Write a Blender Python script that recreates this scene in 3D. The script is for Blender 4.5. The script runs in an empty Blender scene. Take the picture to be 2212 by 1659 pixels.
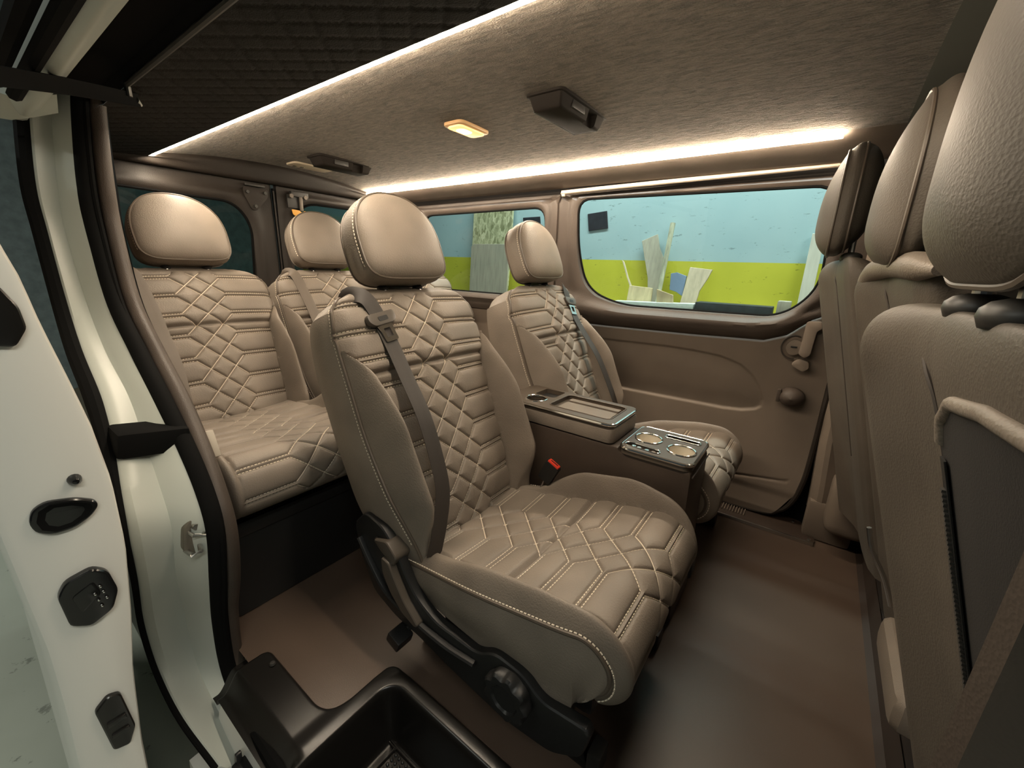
import bpy, bmesh, math, random
import numpy as np
from mathutils import Vector, Matrix
random.seed(7); np.random.seed(7)
R_ = math.radians
C = bpy.context.scene.collection
SC = bpy.context.scene

# ------------------------------------------------------------------ camera
# van axes: +x towards the cab, +y towards the far (left) side, +z up, floor at z = 0
cam_d = bpy.data.cameras.new('camera'); cam = bpy.data.objects.new('camera', cam_d); C.objects.link(cam)
cam_d.sensor_fit = 'HORIZONTAL'; cam_d.sensor_width = 36.0
cam_d.lens = 891.08 / 2212.0 * 36.0
cam_d.clip_start = 0.02; cam_d.clip_end = 60
right = Vector((0.8018904, 0.59657866, 0.03264499))
up = -Vector((0.18806239, -0.20016784, -0.96154322))
back = -Vector((-0.56710169, 0.77719157, -0.27270668))
cam.matrix_world = Matrix(((right.x, up.x, back.x, 0.0), (right.y, up.y, back.y, 0.0), (right.z, up.z, back.z, 1.03), (0, 0, 0, 1)))
SC.camera = cam

# ------------------------------------------------------------------ world, exposure
SC.view_settings.view_transform = 'Standard'; SC.view_settings.look = 'None'
SC.view_settings.gamma = 1.0; SC.view_settings.exposure = 0.0; SC.view_settings.use_curve_mapping = False
wd = bpy.data.worlds.new('garage_air'); SC.world = wd; wd.use_nodes = True
bg = wd.node_tree.nodes['Background']; bg.inputs[0].default_value = (0.62, 0.72, 0.74, 1); bg.inputs[1].default_value = 0.055
SC.cycles.use_adaptive_sampling = True; SC.cycles.adaptive_threshold = 0.02; SC.cycles.use_light_tree = False; SC.cycles.max_bounces = 6; SC.cycles.diffuse_bounces = 3; SC.cycles.glossy_bounces = 2; SC.cycles.transparent_max_bounces = 8; SC.cycles.caustics_reflective = False; SC.cycles.caustics_refractive = False; SC.cycles.sample_clamp_indirect = 4.0

def area_light(name, loc, target, sx, sy, power, col):
    d = bpy.data.lights.new(name, 'AREA'); d.shape = 'RECTANGLE'; d.size = sx; d.size_y = sy; d.energy = power; d.color = col
    o = bpy.data.objects.new(name, d); C.objects.link(o); o.location = loc
    o.rotation_euler = (Vector(target) - Vector(loc)).to_track_quat('-Z', 'Y').to_euler()
    return o
# unseen far-wall strip lamp and two added fill lamps (housings built further down)
GL = (0.93, 1.0, 0.95)
area_light('unseen_far_lamp_light', (-0.9, 3.05, 3.3), (-0.9, 3.6, 0.0), 4.2, 0.22, 172, GL)
area_light('near_fill_light', (1.9, -0.38, 3.3), (1.6, -0.36, 0.0), 3.2, 0.22, 105, (1.0, 0.99, 0.88))  # added unseen fill for the white door edge

area_light('rear_fill_light', (-3.4, -2.2, 3.3), (-3.4, -2.2, 0.0), 3.2, 0.22, 70, (0.97, 1.0, 0.90))  # added unseen fill that brightens the concrete floor at left

# ------------------------------------------------------------------ helpers
ORG = {}
def setp(o, label=None, cat=None, group=None, kind=None):
    if label: o['label'] = label
    if cat: o['category'] = cat
    if group: o['group'] = group
    if kind: o['kind'] = kind
    return o
def thing(name, loc, label, cat, group=None, kind=None):
    o = bpy.data.objects.new(name, None); C.objects.link(o); o.location = loc; o.empty_display_size = 0.05
    ORG[o.name] = Vector(loc); return setp(o, label, cat, group, kind)
def O(name, vf, mat, parent=None, smooth=True, ang=35, label=None):
    v, f = vf
    org = ORG[parent.name] if parent is not None else Vector((0, 0, 0))
    me = bpy.data.meshes.new(name)
    v = np.asarray(v, dtype=float) - np.array(org)
    me.from_pydata(v.tolist(), [], f); me.update()
    if smooth:
        me.polygons.foreach_set('use_smooth', [True] * len(me.polygons))
        if ang < 179: me.set_sharp_from_angle(angle=R_(ang))
    me.materials.append(mat)
    o = bpy.data.objects.new(name, me); C.objects.link(o)
    if parent is not None: o.parent = parent
    ORG[o.name] = org
    if label: o['label'] = label
    return o
def OT(name, vf, mat, label, cat, group=None, smooth=True, ang=35, kind=None):
    """top-level thing made of one mesh, origin at its base centre"""
    v = np.asarray(vf[0], dtype=float)
    base = Vector(((v[:, 0].min() + v[:, 0].max()) / 2, (v[:, 1].min() + v[:, 1].max()) / 2, v[:, 2].min()))
    o = O(name, (v - np.array(base), vf[1]), mat, None, smooth, ang); o.location = base; ORG[o.name] = base
    return setp(o, label, cat, group, kind)
def join(*vfs):
    V = []; F = []; k = 0
    for v, f in vfs:
        V.append(np.asarray(v, dtype=float)); F += [tuple(i + k for i in q) for q in f]; k += len(v)
    return np.concatenate(V), F
def gridf(nr, nc, closed_c=False, flip=False):
    F = []
    for i in range(nr - 1):
        for j in range(nc if closed_c else nc - 1):
            a = i * nc + j; b = i * nc + (j + 1) % nc; c = (i + 1) * nc + (j + 1) % nc; d = (i + 1) * nc + j
            F.append((a, d, c, b) if flip else (a, b, c, d))
    return F
def loft(rows, closed_c=False, flip=False):
    rows = [np.asarray(r, dtype=float) for r in rows]
    return np.concatenate(rows), gridf(len(rows), len(rows[0]), closed_c, flip)
def from_bm(bm):
    bm.verts.ensure_lookup_table(); bm.verts.index_update()
    v = np.array([tuple(x.co) for x in bm.verts]); f = [tuple(x.index for x in p.verts) for p in bm.faces]
    bm.free(); return v, f
def rbox(c, s, bev=0.004, rot=None, seg=2, taper=None):
    bm = bmesh.new(); bmesh.ops.create_cube(bm, size=1.0)
    for v in bm.verts:
        v.co = Vector((v.co.x * s[0], v.co.y * s[1], v.co.z * s[2]))
        if taper and v.co.z < 0: v.co.x *= taper[0]; v.co.y *= taper[1]
    if bev > 0: bmesh.ops.bevel(bm, geom=bm.edges[:], offset=min(bev, min(s) * 0.49), segments=seg, profile=0.6, affect='EDGES')
    M = rot.to_4x4() if rot is not None else Matrix.Identity(4)
    for v in bm.verts: v.co = M @ v.co + Vector(c)
    return from_bm(bm)
def prism(poly, fn, d0, d1, bev=0.0, seg=2):
    """extrude a 2-D polygon; fn(a, b, depth) -> xyz"""
    bm = bmesh.new()
    lo = [bm.verts.new(fn(a, b, d0)) for a, b in poly]; hi = [bm.verts.new(fn(a, b, d1)) for a, b in poly]
    n = len(poly); bm.faces.new(lo); bm.faces.new(hi[::-1])
    for i in range(n): bm.faces.new((lo[i], hi[i], hi[(i + 1) % n], lo[(i + 1) % n]))
    bmesh.ops.recalc_face_normals(bm, faces=bm.faces[:])
    if bev > 0:
        ed = [e for e in bm.edges if len(e.link_faces) == 2 and e.calc_face_angle(0) > 0.6]
        bmesh.ops.bevel(bm, geom=ed, offset=bev, segments=seg, profile=0.6, affect='EDGES')
    bmesh.ops.triangulate(bm, faces=[f for f in bm.faces if len(f.verts) > 4])
    return from_bm(bm)
def smooth_pts(pts, n):
    """Catmull-Rom resample"""
    P = np.asarray(pts, dtype=float); m = len(P)
    Q = np.vstack([2 * P[0] - P[1], P, 2 * P[-1] - P[-2]])
    out = []
    for t in np.linspace(0, m - 1 - 1e-9, n):
        i = int(t); f = t - i; a, b, c, d = Q[i], Q[i + 1], Q[i + 2], Q[i + 3]
        out.append(0.5 * ((2 * b) + (-a + c) * f + (2 * a - 5 * b + 4 * c - d) * f * f + (-a + 3 * b - 3 * c + d) * f ** 3))
    return np.array(out)
def tube(pts, r, seg=8, closed=False, flat=1.0):
    P = np.asarray(pts, dtype=float); n = len(P); rr = np.broadcast_to(np.asarray(r, dtype=float), (n,))
    T = (np.roll(P, -1, 0) - np.roll(P, 1, 0)) if closed else np.gradient(P, axis=0)
    T = T / np.maximum(np.linalg.norm(T, axis=1)[:, None], 1e-9)
    u = np.cross(T[0], (0, 0, 1.0))
    if np.linalg.norm(u) < 0.1: u = np.cross(T[0], (0, 1.0, 0))
    u /= np.linalg.norm(u); rows = []
    for i in range(n):
        u = u - T[i] * (u @ T[i]); u /= np.linalg.norm(u); w = np.cross(T[i], u)
        a = np.linspace(0, 2 * math.pi, seg, endpoint=False)
        rows.append(P[i] + rr[i] * (np.cos(a)[:, None] * u + flat * np.sin(a)[:, None] * w))
    v = np.concatenate(rows); f = gridf(n, seg, True)
    if closed:
        f += [((n - 1) * seg + j, (n - 1) * seg + (j + 1) % seg, (j + 1) % seg, j) for j in range(seg)]
    else:
        f.append(tuple(range(seg - 1, -1, -1))); f.append(tuple((n - 1) * seg + j for j in range(seg)))
    return v, f
def ribbon(pts, side, width, th):
    """flat strap: pts centre line, side = unit vector(s) across"""
    P = np.asarray(pts, dtype=float); S = np.broadcast_to(np.asarray(side, dtype=float), P.shape)
    T = np.gradient(P, axis=0); T /= np.linalg.norm(T, axis=1)[:, None]
    S = S - T * np.sum(S * T, 1)[:, None]; S = S / np.linalg.norm(S, axis=1)[:, None]
    N = np.cross(T, S); rows = []
    prof = [(-.5, -.3), (-.47, -.5), (-.2, -.42), (.2, -.42), (.47, -.5), (.5, -.3), (.5, .3), (.47, .5), (.2, .42), (-.2, .42), (-.47, .5), (-.5, .3)]
    for i in range(len(P)): rows.append([P[i] + S[i] * a * width + N[i] * b * th for a, b in prof])
    v, f = loft(rows, True); k = len(prof); m = len(P)
    f.append(tuple(range(k - 1, -1, -1))); f.append(tuple((m - 1) * k + j for j in range(k)))
    return v, f
def lathe(prof, c, axis='z', seg=24):
    rows = []
    for r, h in prof:
        a = np.linspace(0, 2 * math.pi, seg, endpoint=False); x = r * np.cos(a); y = r * np.sin(a); z = np.full(seg, h)
        q = {'z': (x, y, z), 'y': (x, z, y), 'x': (z, x, y)}[axis]
        rows.append(np.stack(q, 1) + np.array(c))
    v, f = loft(rows, True)
    f.append(tuple(range(seg))); f.append(tuple((len(prof) - 1) * seg + j for j in range(seg - 1, -1, -1)))
    return v, f
def rrect(x0, x1, y0, y1, r, n=6):
    P = []
    for cx, cy, a0 in ((x1 - r, y1 - r, 0), (x0 + r, y1 - r, 90), (x0 + r, y0 + r, 180), (x1 - r, y0 + r, 270)):
        for k in range(n + 1):
            a = R_(a0 + 90 * k / n); P.append((cx + r * math.cos(a), cy + r * math.sin(a)))
    return P
def roundpoly(pts, rad, n=5):
    """round the corners of a 2-D polygon; rad = one radius or one per corner"""
    m = len(pts); out = []
    for i in range(m):
        p = np.array(pts[i], float); a = np.array(pts[i - 1], float); b = np.array(pts[(i + 1) % m], float)
        r = rad[i] if isinstance(rad, (list, tuple)) else rad
        da = (a - p) / np.linalg.norm(a - p); db = (b - p) / np.linalg.norm(b - p)
        r = min(r, 0.49 * np.linalg.norm(a - p), 0.49 * np.linalg.norm(b - p))
        s, e = p + da * r, p + db * r
        for k in range(n + 1):
            t = k / n; out.append(tuple((1 - t) ** 2 * s + 2 * t * (1 - t) * p + t * t * e))
    return out
def resample_closed(poly, n):
    P = np.asarray(poly, float); Q = np.vstack([P, P[:1]]); d = np.r_[0, np.cumsum(np.linalg.norm(np.diff(Q, axis=0), axis=1))]
    t = np.linspace(0, d[-1], n, endpoint=False)
    return np.stack([np.interp(t, d, Q[:, k]) for k in range(P.shape[1])], 1)
def sst(a, b, x):
    t = np.clip((np.asarray(x, float) - a) / (b - a), 0, 1); return t * t * (3 - 2 * t)
def seg_dist(px, py, segs):
    d = np.full(px.shape, 9.0)
    for (ax, ay), (bx, by) in segs:
        ux, uy = bx - ax, by - ay; L = ux * ux + uy * uy + 1e-12
        t = np.clip(((px - ax) * ux + (py - ay) * uy) / L, 0, 1)
        d = np.minimum(d, np.hypot(px - ax - t * ux, py - ay - t * uy))
    return d
def copy_tree(root, loc, label=None, **kw):
    r = root.copy(); C.objects.link(r); r.location = loc
    if label: r['label'] = label
    for k, v in kw.items(): r[k] = v
    for ch in list(root.children):
        c = ch.copy(); C.objects.link(c); c.parent = r
        for g in list(ch.children):
            d = g.copy(); C.objects.link(d); d.parent = c
    return r
_mir = {}
def mirror_mesh(me):
    if me.name in _mir: return _mir[me.name]
    m = me.copy(); n = len(m.vertices); co = np.empty(n * 3); m.vertices.foreach_get('co', co); co = co.reshape(-1, 3); co[:, 1] *= -1
    m.vertices.foreach_set('co', co.ravel()); m.flip_normals(); m.update(); _mir[me.name] = m; return m
def mirror_tree(root, loc, label, **kw):
    r = copy_tree(root, loc, label, **kw)
    for ch in r.children:
        ch.data = mirror_mesh(ch.data)
        for g in ch.children: g.data = mirror_mesh(g.data)
    return r

# ------------------------------------------------------------------ materials
def nodes(name):
    m = bpy.data.materials.new(name); m.use_nodes = True; nt = m.node_tree; b = nt.nodes['Principled BSDF']; return m, nt, b
def tex(nt, kind, scale, vec=None, **kw):
    t = nt.nodes.new('ShaderNodeTex' + kind); t.inputs['Scale'].default_value = scale
    for k, v in kw.items(): t.inputs[k.replace('_', ' ')].default_value = v
    if vec is not None: nt.links.new(vec, t.inputs['Vector'])
    return t
def objvec(nt, scale=(1, 1, 1)):
    tc = nt.nodes.new('ShaderNodeTexCoord'); mp = nt.nodes.new('ShaderNodeMapping'); mp.inputs['Scale'].default_value = scale
    nt.links.new(tc.outputs['Object'], mp.inputs['Vector']); return mp.outputs['Vector']
def ramp(nt, fac, stops):
    r = nt.nodes.new('ShaderNodeValToRGB'); nt.links.new(fac, r.inputs[0]); e = r.color_ramp.elements
    while len(e) < len(stops): e.new(0.5)
    for k, (p, c) in enumerate(stops): e[k].position = p; e[k].color = tuple(c) + (1,) if len(c) == 3 else c
    return r.outputs[0]
def bump(nt, b, h, strength, dist):
    n = nt.nodes.new('ShaderNodeBump'); n.inputs['Strength'].default_value = strength; n.inputs['Distance'].default_value = dist
    nt.links.new(h, n.inputs['Height']); nt.links.new(n.outputs[0], b.inputs['Normal']); return n
def mixmath(nt, a, b, op='ADD', k=None):
    m = nt.nodes.new('ShaderNodeMath'); m.operation = op
    nt.links.new(a, m.inputs[0])
    if b is not None: nt.links.new(b, m.inputs[1])
    else: m.inputs[1].default_value = k
    return m.outputs[0]
def leather(name, col, rough=0.50, grain=300, strength=0.35, var=0.12, wrinkle=0.0):
    m, nt, b = nodes(name); v = objvec(nt)
    n1 = tex(nt, 'Noise', 9, v, Detail=1)
    dk = tuple(c * (1 - var) for c in col); lt = tuple(min(1, c * (1 + var)) for c in col)
    nt.links.new(ramp(nt, n1.outputs['Fac'], [(0.3, dk), (0.7, lt)]), b.inputs['Base Color'])
    vo = nt.nodes.new('ShaderNodeTexVoronoi'); vo.inputs['Scale'].default_value = grain; nt.links.new(v, vo.inputs['Vector'])
    h = vo.outputs['Distance']
    n2 = tex(nt, 'Noise', grain * 0.8, v, Detail=1); h = mixmath(nt, h, n2.outputs['Fac'])
    if wrinkle:
        v2 = objvec(nt, (1, 1, 2.2)); n3 = tex(nt, 'Noise', 190, v2, Detail=4, Distortion=1.2); w = mixmath(nt, n3.outputs['Fac'], None, 'MULTIPLY', wrinkle); h = mixmath(nt, h, w)
    bump(nt, b, h, strength, 0.0012); b.inputs['Roughness'].default_value = rough
    b.inputs['Specular IOR Level'].default_value = 0.32
    return m
def plain(name, col, rough=0.5, metal=0.0, spec=0.5, bumps=None, var=0.0, coat=0.0):
    m, nt, b = nodes(name); b.inputs['Base Color'].default_value = tuple(col) + (1,); b.inputs['Roughness'].default_value = rough
    b.inputs['Metallic'].default_value = metal; b.inputs['Specular IOR Level'].default_value = spec; b.inputs['Coat Weight'].default_value = coat
    v = objvec(nt)
    if var:
        n = tex(nt, 'Noise', 14, v, Detail=4)
        nt.links.new(ramp(nt, n.outputs['Fac'], [(0.3, tuple(c * (1 - var) for c in col)), (0.7, tuple(min(1, c * (1 + var)) for c in col))]), b.inputs['Base Color'])
    if bumps:
        n = tex(nt, 'Noise', bumps[0], v, Detail=3); bump(nt, b, n.outputs['Fac'], bumps[1], bumps[2] if len(bumps) > 2 else 0.001)
    return m
def emit(name, col, s):
    m, nt, b = nodes(name); b.inputs['Base Color'].default_value = (0.8, 0.7, 0.55, 1)
    b.inputs['Emission Color'].default_value = tuple(col) + (1,); b.inputs['Emission Strength'].default_value = s; return m
def glass(name, tint, refl=0.08):
    m = bpy.data.materials.new(name); m.use_nodes = True; nt = m.node_tree; nt.nodes.clear()
    out = nt.nodes.new('ShaderNodeOutputMaterial'); mx = nt.nodes.new('ShaderNodeMixShader'); tr = nt.nodes.new('ShaderNodeBsdfTransparent'); gl = nt.nodes.new('ShaderNodeBsdfGlossy')
    tr.inputs[0].default_value = tuple(tint) + (1,); gl.inputs['Roughness'].default_value = 0.02
    fr = nt.nodes.new('ShaderNodeFresnel'); fr.inputs[0].default_value = 1.45
    nt.links.new(fr.outputs[0], mx.inputs[0]); nt.links.new(tr.outputs[0], mx.inputs[1]); nt.links.new(gl.outputs[0], mx.inputs[2]); nt.links.new(mx.outputs[0], out.inputs[0])
    return m
LEA = (0.205, 0.172, 0.141)
M_lea = leather('taupe_leather', LEA)
M_leaF = leather('taupe_grained_leather', (0.098, 0.082, 0.066), 0.55, 330, 0.26, 0.1, 0.8)
M_trim = leather('brown_trim_leather', (0.062, 0.048, 0.039), 0.5, 350, 0.22)
M_panel = leather('brown_panel_plastic', (0.185, 0.150, 0.120), 0.48, 500, 0.15, 0.05)
M_trimd = leather('shaded_rear_trim_and_seal', (0.022, 0.017, 0.0135), 0.55, 350, 0.2)  # rear trim darkened for the weaker light there; also the door seal's brown
M_dkquilt = leather('dark_brown_quilted_leather', (0.009, 0.007, 0.006), 0.9, 350, 0.2)
M_pipe = plain('brown_piping', (0.10, 0.078, 0.060), 0.45)
M_stitch = plain('cream_thread', (0.78, 0.69, 0.56), 0.7)
M_seam = plain('dark_seam_thread', (0.045, 0.035, 0.028), 0.7)
M_black = plain('black_plastic', (0.012, 0.012, 0.012), 0.42, bumps=(400, 0.15))
M_fit = plain('dark_fitting_plastic', (0.022, 0.018, 0.015), 0.75, spec=0.12)
M_gloss = plain('gloss_black_plastic', (0.010, 0.009, 0.008), 0.28, bumps=(180, 0.08))
M_latch = plain('shiny_black_rubber', (0.008, 0.008, 0.008), 0.18)
M_rubber = plain('black_rubber', (0.006, 0.006, 0.006), 0.8, spec=0.05)
M_dkgrey = plain('dark_grey_plastic', (0.035, 0.033, 0.030), 0.45)
M_web = plain('dark_brown_webbing', (0.030, 0.024, 0.020), 0.6, bumps=(900, 0.4, 0.0008))
M_webL = plain('taupe_webbing', (0.115, 0.092, 0.072), 0.6, bumps=(900, 0.4, 0.0008))
M_chrome = plain('chrome', (0.85, 0.84, 0.80), 0.12, 1.0)
M_steel = plain('steel', (0.55, 0.54, 0.52), 0.3, 1.0)
M_red = plain('red_button', (0.78, 0.06, 0.03), 0.4)
M_white = plain('white_paint', (0.74, 0.73, 0.68), 0.28, bumps=(60, 0.02), coat=0.3)
M_jamb = plain('shade_toned_white_paint', (0.46, 0.49, 0.45), 0.35, bumps=(60, 0.02))  # same white body paint, greyed to stand in for shade in the doorway
M_led = emit('warm_led', (1.0, 0.84, 0.64), 138)
M_lens = emit('warm_lens', (1.0, 0.52, 0.16), 1.25)
M_bulb = emit('warm_bulb', (1.0, 0.78, 0.40), 6.0)
M_glass = glass('green_tinted_glass', (0.86, 0.94, 0.91))
M_glassd = glass('dark_tinted_glass', (0.35, 0.50, 0.48))
# ------------------------------------------------------------------ structure
def root(name, loc, label, cat): return thing(name, loc, label, cat, kind='structure')
def vinyl():
    m, nt, b = nodes('brown_vinyl_floor'); v = objvec(nt)
    n = tex(nt, 'Noise', 420, v, Detail=2); n2 = tex(nt, 'Noise', 3, v, Detail=3)
    nt.links.new(ramp(nt, n2.outputs['Fac'], [(0.3, (0.085, 0.059, 0.044)), (0.7, (0.105, 0.074, 0.056))]), b.inputs['Base Color'])
    b.inputs['Roughness'].default_value = 0.36; bump(nt, b, n.outputs['Fac'], 0.25, 0.0012); return m
def headliner():
    m, nt, b = nodes('taupe_headliner_fabric'); v = objvec(nt, (1.0, 3.4, 1.0)); v1 = objvec(nt)
    a = tex(nt, 'Noise', 22, v, Detail=6, Roughness=0.65, Distortion=0.8); f = tex(nt, 'Noise', 260, v1, Detail=3)
    h = mixmath(nt, a.outputs['Fac'], mixmath(nt, f.outputs['Fac'], None, 'MULTIPLY', 0.35)); bump(nt, b, h, 1.0, 0.016)
    nt.links.new(ramp(nt, h, [(0.52, (0.080, 0.065, 0.048)), (0.66, (0.142, 0.116, 0.088)), (0.80, (0.200, 0.165, 0.126))]), b.inputs['Base Color'])
    b.inputs['Roughness'].default_value = 0.95; b.inputs['Sheen Weight'].default_value = 0.25; b.inputs['Specular IOR Level'].default_value = 0.1; return m
M_floor = vinyl(); M_head = headliner()
M_cab = plain('grey_cab_headliner', (0.125, 0.125, 0.105), 0.95, bumps=(500, 0.2))
M_ext = M_white

# floor (cut out where the step tray sinks in)
fl = [(-2.55, 0.30), (-0.74, 0.30), (-0.74, 0.49), (0.20, 0.49), (0.20, 0.33), (0.62, 0.33), (0.62, 1.855), (-2.55, 1.855)]
bm = bmesh.new()
for quad in (((-2.55, .285), (-.74, .285), (-.74, .49), (-2.55, .49)), ((-2.55, .49), (-.74, .49), (-.74, 2.02), (-2.55, 2.02)), ((-.74, .49), (.30, .49), (.30, 2.02), (-.74, 2.02)), ((.20, .30), (.30, .30), (.30, .49), (.20, .49))):
    bm.faces.new([bm.verts.new((x, y, 0)) for x, y in quad])
bmesh.ops.remove_doubles(bm, verts=bm.verts[:], dist=1e-4)
floor = O('floor', from_bm(bm), M_floor, smooth=False); setp(floor, 'brown speckled vinyl floor of the van', 'floor', kind='structure')
cabfloor = root('floor_cab', (0.8, 1.1, 0), 'dark raised cab floor beneath the front seats', 'floor')
O('carpet', rbox((0.79, 1.14, 0.03), (0.96, 1.75, 0.10), 0.02), plain('dark_brown_carpet', (0.020, 0.014, 0.011), 0.95, bumps=(600, 0.6)), cabfloor)

# ceiling, crowned
def zc(y): return 1.46 + 0.05 * (1 - ((np.asarray(y) - 1.2) / 0.545) ** 2)
ys = np.linspace(0.660, 1.742, 24)
ceil = O('ceiling', loft([[(x, y, float(zc(y))) for y in ys] for x in np.linspace(-2.49, 0.10, 40)]), M_head); setp(ceil, 'taupe fabric headliner between the two light strips', 'ceiling', kind='structure')
cc = O('ceiling_cab', loft([[(x, y, float(zc(y)) - 0.012 - 0.10 * max(0, x - 0.12) ** 1.3) for y in np.linspace(0.30, 2.0, 30)] for x in np.linspace(0.096, 1.35, 16)]), M_cab); setp(cc, 'plain grey cab headliner ahead of the taupe ceiling', 'ceiling', kind='structure')

# near-side ceiling panel with diamond quilting
nx, ny = 330, 60
X, Y = np.meshgrid(np.linspace(-2.5, 0.45, nx), np.linspace(0.648, 0.362, ny), indexing='ij')
q = 0.085
d1 = np.abs(((X + Y * 1.15) / q) % 1 - 0.5) * q; d2 = np.abs(((X - Y * 1.15) / q) % 1 - 0.5) * q
d = np.minimum(q * .5 - d1, q * .5 - d2)
Z = 1.4455 - (0.648 - Y) / 0.286 * 0.024 + 0.0025 * np.exp(-(d / 0.004) ** 2) - 0.002
tr1 = O('trim_1', (np.stack([X, Y, Z], -1).reshape(-1, 3), gridf(nx, ny)), M_dkquilt); setp(tr1, 'dark quilted ceiling side panel above the open doorway', 'panel', kind='structure')
O('panel_edge', rbox((-1.03, 0.649, 1.4535), (2.94, 0.006, 0.016), 0.002), M_dkquilt, tr1)

# far-side cove roll below the light strip
cv = np.array([(1.728, 1.464), (1.752, 1.4555), (1.775, 1.4475), (1.80, 1.4395), (1.83, 1.430), (1.865, 1.4205), (1.895, 1.4125), (1.925, 1.410), (1.95, 1.415)])
cvs = smooth_pts(cv, 28); M_cove = leather('brown_cove_leather', (0.125, 0.098, 0.078), 0.55, 350, 0.2)
tr2 = O('trim_2', loft([[(x, y, z) for y, z in cvs] for x in np.linspace(-2.5, 0.10, 20)]), M_cove); setp(tr2, 'rolled brown cove along the far ceiling edge', 'panel', kind='structure')
tr2b = O('trim_3', loft([[(x, y, z - 0.006) for y, z in cvs] for x in np.linspace(0.10, 1.3, 8)]), M_cab); setp(tr2b, 'grey cab ceiling edge beyond the rolled cove', 'panel', kind='structure')

# ---- walls with window openings
def ray_poly(c, dvec, poly):
    best = None; P = np.asarray(poly, float)
    for i in range(len(P)):
        a, b = P[i], P[(i + 1) % len(P)]; e = b - a; den = dvec[0] * e[1] - dvec[1] * e[0]
        if abs(den) < 1e-12: continue
        w = a - c; t = (w[0] * e[1] - w[1] * e[0]) / den; s = (w[0] * dvec[1] - w[1] * dvec[0]) / den
        if t > 0 and -1e-9 <= s <= 1 + 1e-9 and (best is None or t < best): best = t
    return c + np.asarray(dvec) * best
def ring(inner, outer, n, ts, fn, flip=False):
    I = resample_closed(inner, n); c = I.mean(0)
    Q = np.array([ray_poly(c, p - c, outer) for p in I]); used = set()
    for v in np.asarray(outer, float):
        k = int(np.argmin(np.hypot(*(Q - v).T)))
        if np.hypot(*(Q[k] - v)) < 0.12: Q[k] = v
    rows = []
    for t in ts:
        P = I * (1 - t) + Q * t; rows.append([fn(a, b, t) for a, b in P])
    return loft(rows, True, flip)
WIN1 = roundpoly([(-1.055, 1.36), (-0.03, 1.345), (-0.018, 0.985), (-0.12, 0.872), (-0.80, 0.865), (-0.985, 0.93), (-1.045, 1.12)], [.07, .07, .12, .12, .12, .12, .12], 7)
WIN2 = roundpoly([(-2.16, 1.33), (-1.245, 1.335), (-1.235, 0.95), (-1.33, 0.872), (-2.02, 0.872), (-2.15, 0.98)], [.07, .07, .1, .08, .1, .1], 7)
BAY1 = [(-1.165, 1.43), (0.100, 1.43), (0.100, 0.935), (-0.02, 0.872), (-0.09, 0.806), (-0.165, 0.777), (-0.45, 0.768), (-0.85, 0.762), (-1.165, 0.762)]
BAY2 = [(-2.56, 1.43), (-1.165, 1.43), (-1.165, 0.775), (-2.56, 0.775)]
def fnL(a, b, t):
    # reveal, padded frame, slight roll outwards at the belt
    if t <= 0.0: y = 1.972 - 0.07 * (b - 1.1)
    else:
        y = 1.945 - 0.012 * math.sin(min(1, t * 2.2) * math.pi)
        if b < 0.9: y -= (0.040 if a > -1.16 else 0.012) * math.sin(math.pi * min(1, max(0, (t - 0.12) / 0.88)) ** 0.8) * float(sst(0.93, 0.84, b))
        if t > 0.93: y += 0.010
        y += 0.035 * float(sst(1.362, 1.380, b))
    return (a, y, b)
TS = [0, 0.02, 0.05, 0.10, 0.18, 0.28, 0.38, 0.48, 0.58, 0.68, 0.78, 0.86, 0.93, 0.97, 1.0]
wl = root('wall_left', (-1.8, 1.95, 0), 'brown trimmed rear side wall behind the far seats', 'wall')
O('window_surround', ring(WIN2, BAY2, 120, TS, fnL), M_trim, wl)
O('lower_panel', loft([[(x, 1.958 + 0.03 * math.sin(math.pi * min(1, (0.775 - z) / 0.6)) , z) for x in np.linspace(-2.56, -1.160, 20)] for z in np.linspace(0.0, 0.778, 24)]), M_panel, wl)
d1_ = root('door_1', (-0.55, 1.95, 0.03), 'closed far sliding door with brown trim and large window', 'door')
O('window_surround', ring(WIN1, BAY1, 150, TS, fnL), M_trim, d1_)
# lower door panel with a recessed armrest field
def topz(x): return np.interp(x, [-1.165, -0.85, -0.45, -0.165, -0.09, -0.02, 0.075], [0.764, 0.764, 0.770, 0.779, 0.808, 0.874, 0.927])
xs = np.linspace(-1.165, 0.072, 260); ts_ = np.linspace(0, 1, 190)
TX, TT = np.meshgrid(xs, ts_, indexing='xy')
botz = 0.02 + 0.13 * sst(-0.06, 0.075, TX) ** 2
TZ = botz + (topz(TX) - botz) * TT
FIELD = [(-1.4, 0.69), (-0.80, 0.694), (-0.55, 0.700), (-0.43, 0.697), (-0.32, 0.688), (-0.235, 0.664), (-0.18, 0.622), (-0.145, 0.57), (-0.126, 0.52), (-0.130, 0.490), (-0.149, 0.472), (-0.20, 0.456), (-0.273, 0.449), (-0.6, 0.445), (-1.4, 0.44)]
segs = list(zip(FIELD[:-1], FIELD[1:])); dd = seg_dist(TX, TZ, segs)
def inside(px, py, poly):
    r = np.zeros(px.shape, bool); n = len(poly)
    for i in range(n):
        (ax, ay), (bx, by) = poly[i], poly[(i + 1) % n]
        c = ((ay > py) != (by > py)) & (px < (bx - ax) * (py - ay) / (by - ay + 1e-12) + ax); r ^= c
    return r
ins = inside(TX, TZ, FIELD)
low = [((-1.2, 0.120), (-0.30, 0.142)), ((-0.30, 0.142), (0.02, 0.190))]; dl = seg_dist(TX, TZ, low)
TY = 1.956 + 0.035 * np.sin(np.pi * np.clip((0.80 - TZ) / 0.75, 0, 1)) ** 0.8
sgn = np.where(ins, 1.0, -1.0) * dd
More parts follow.
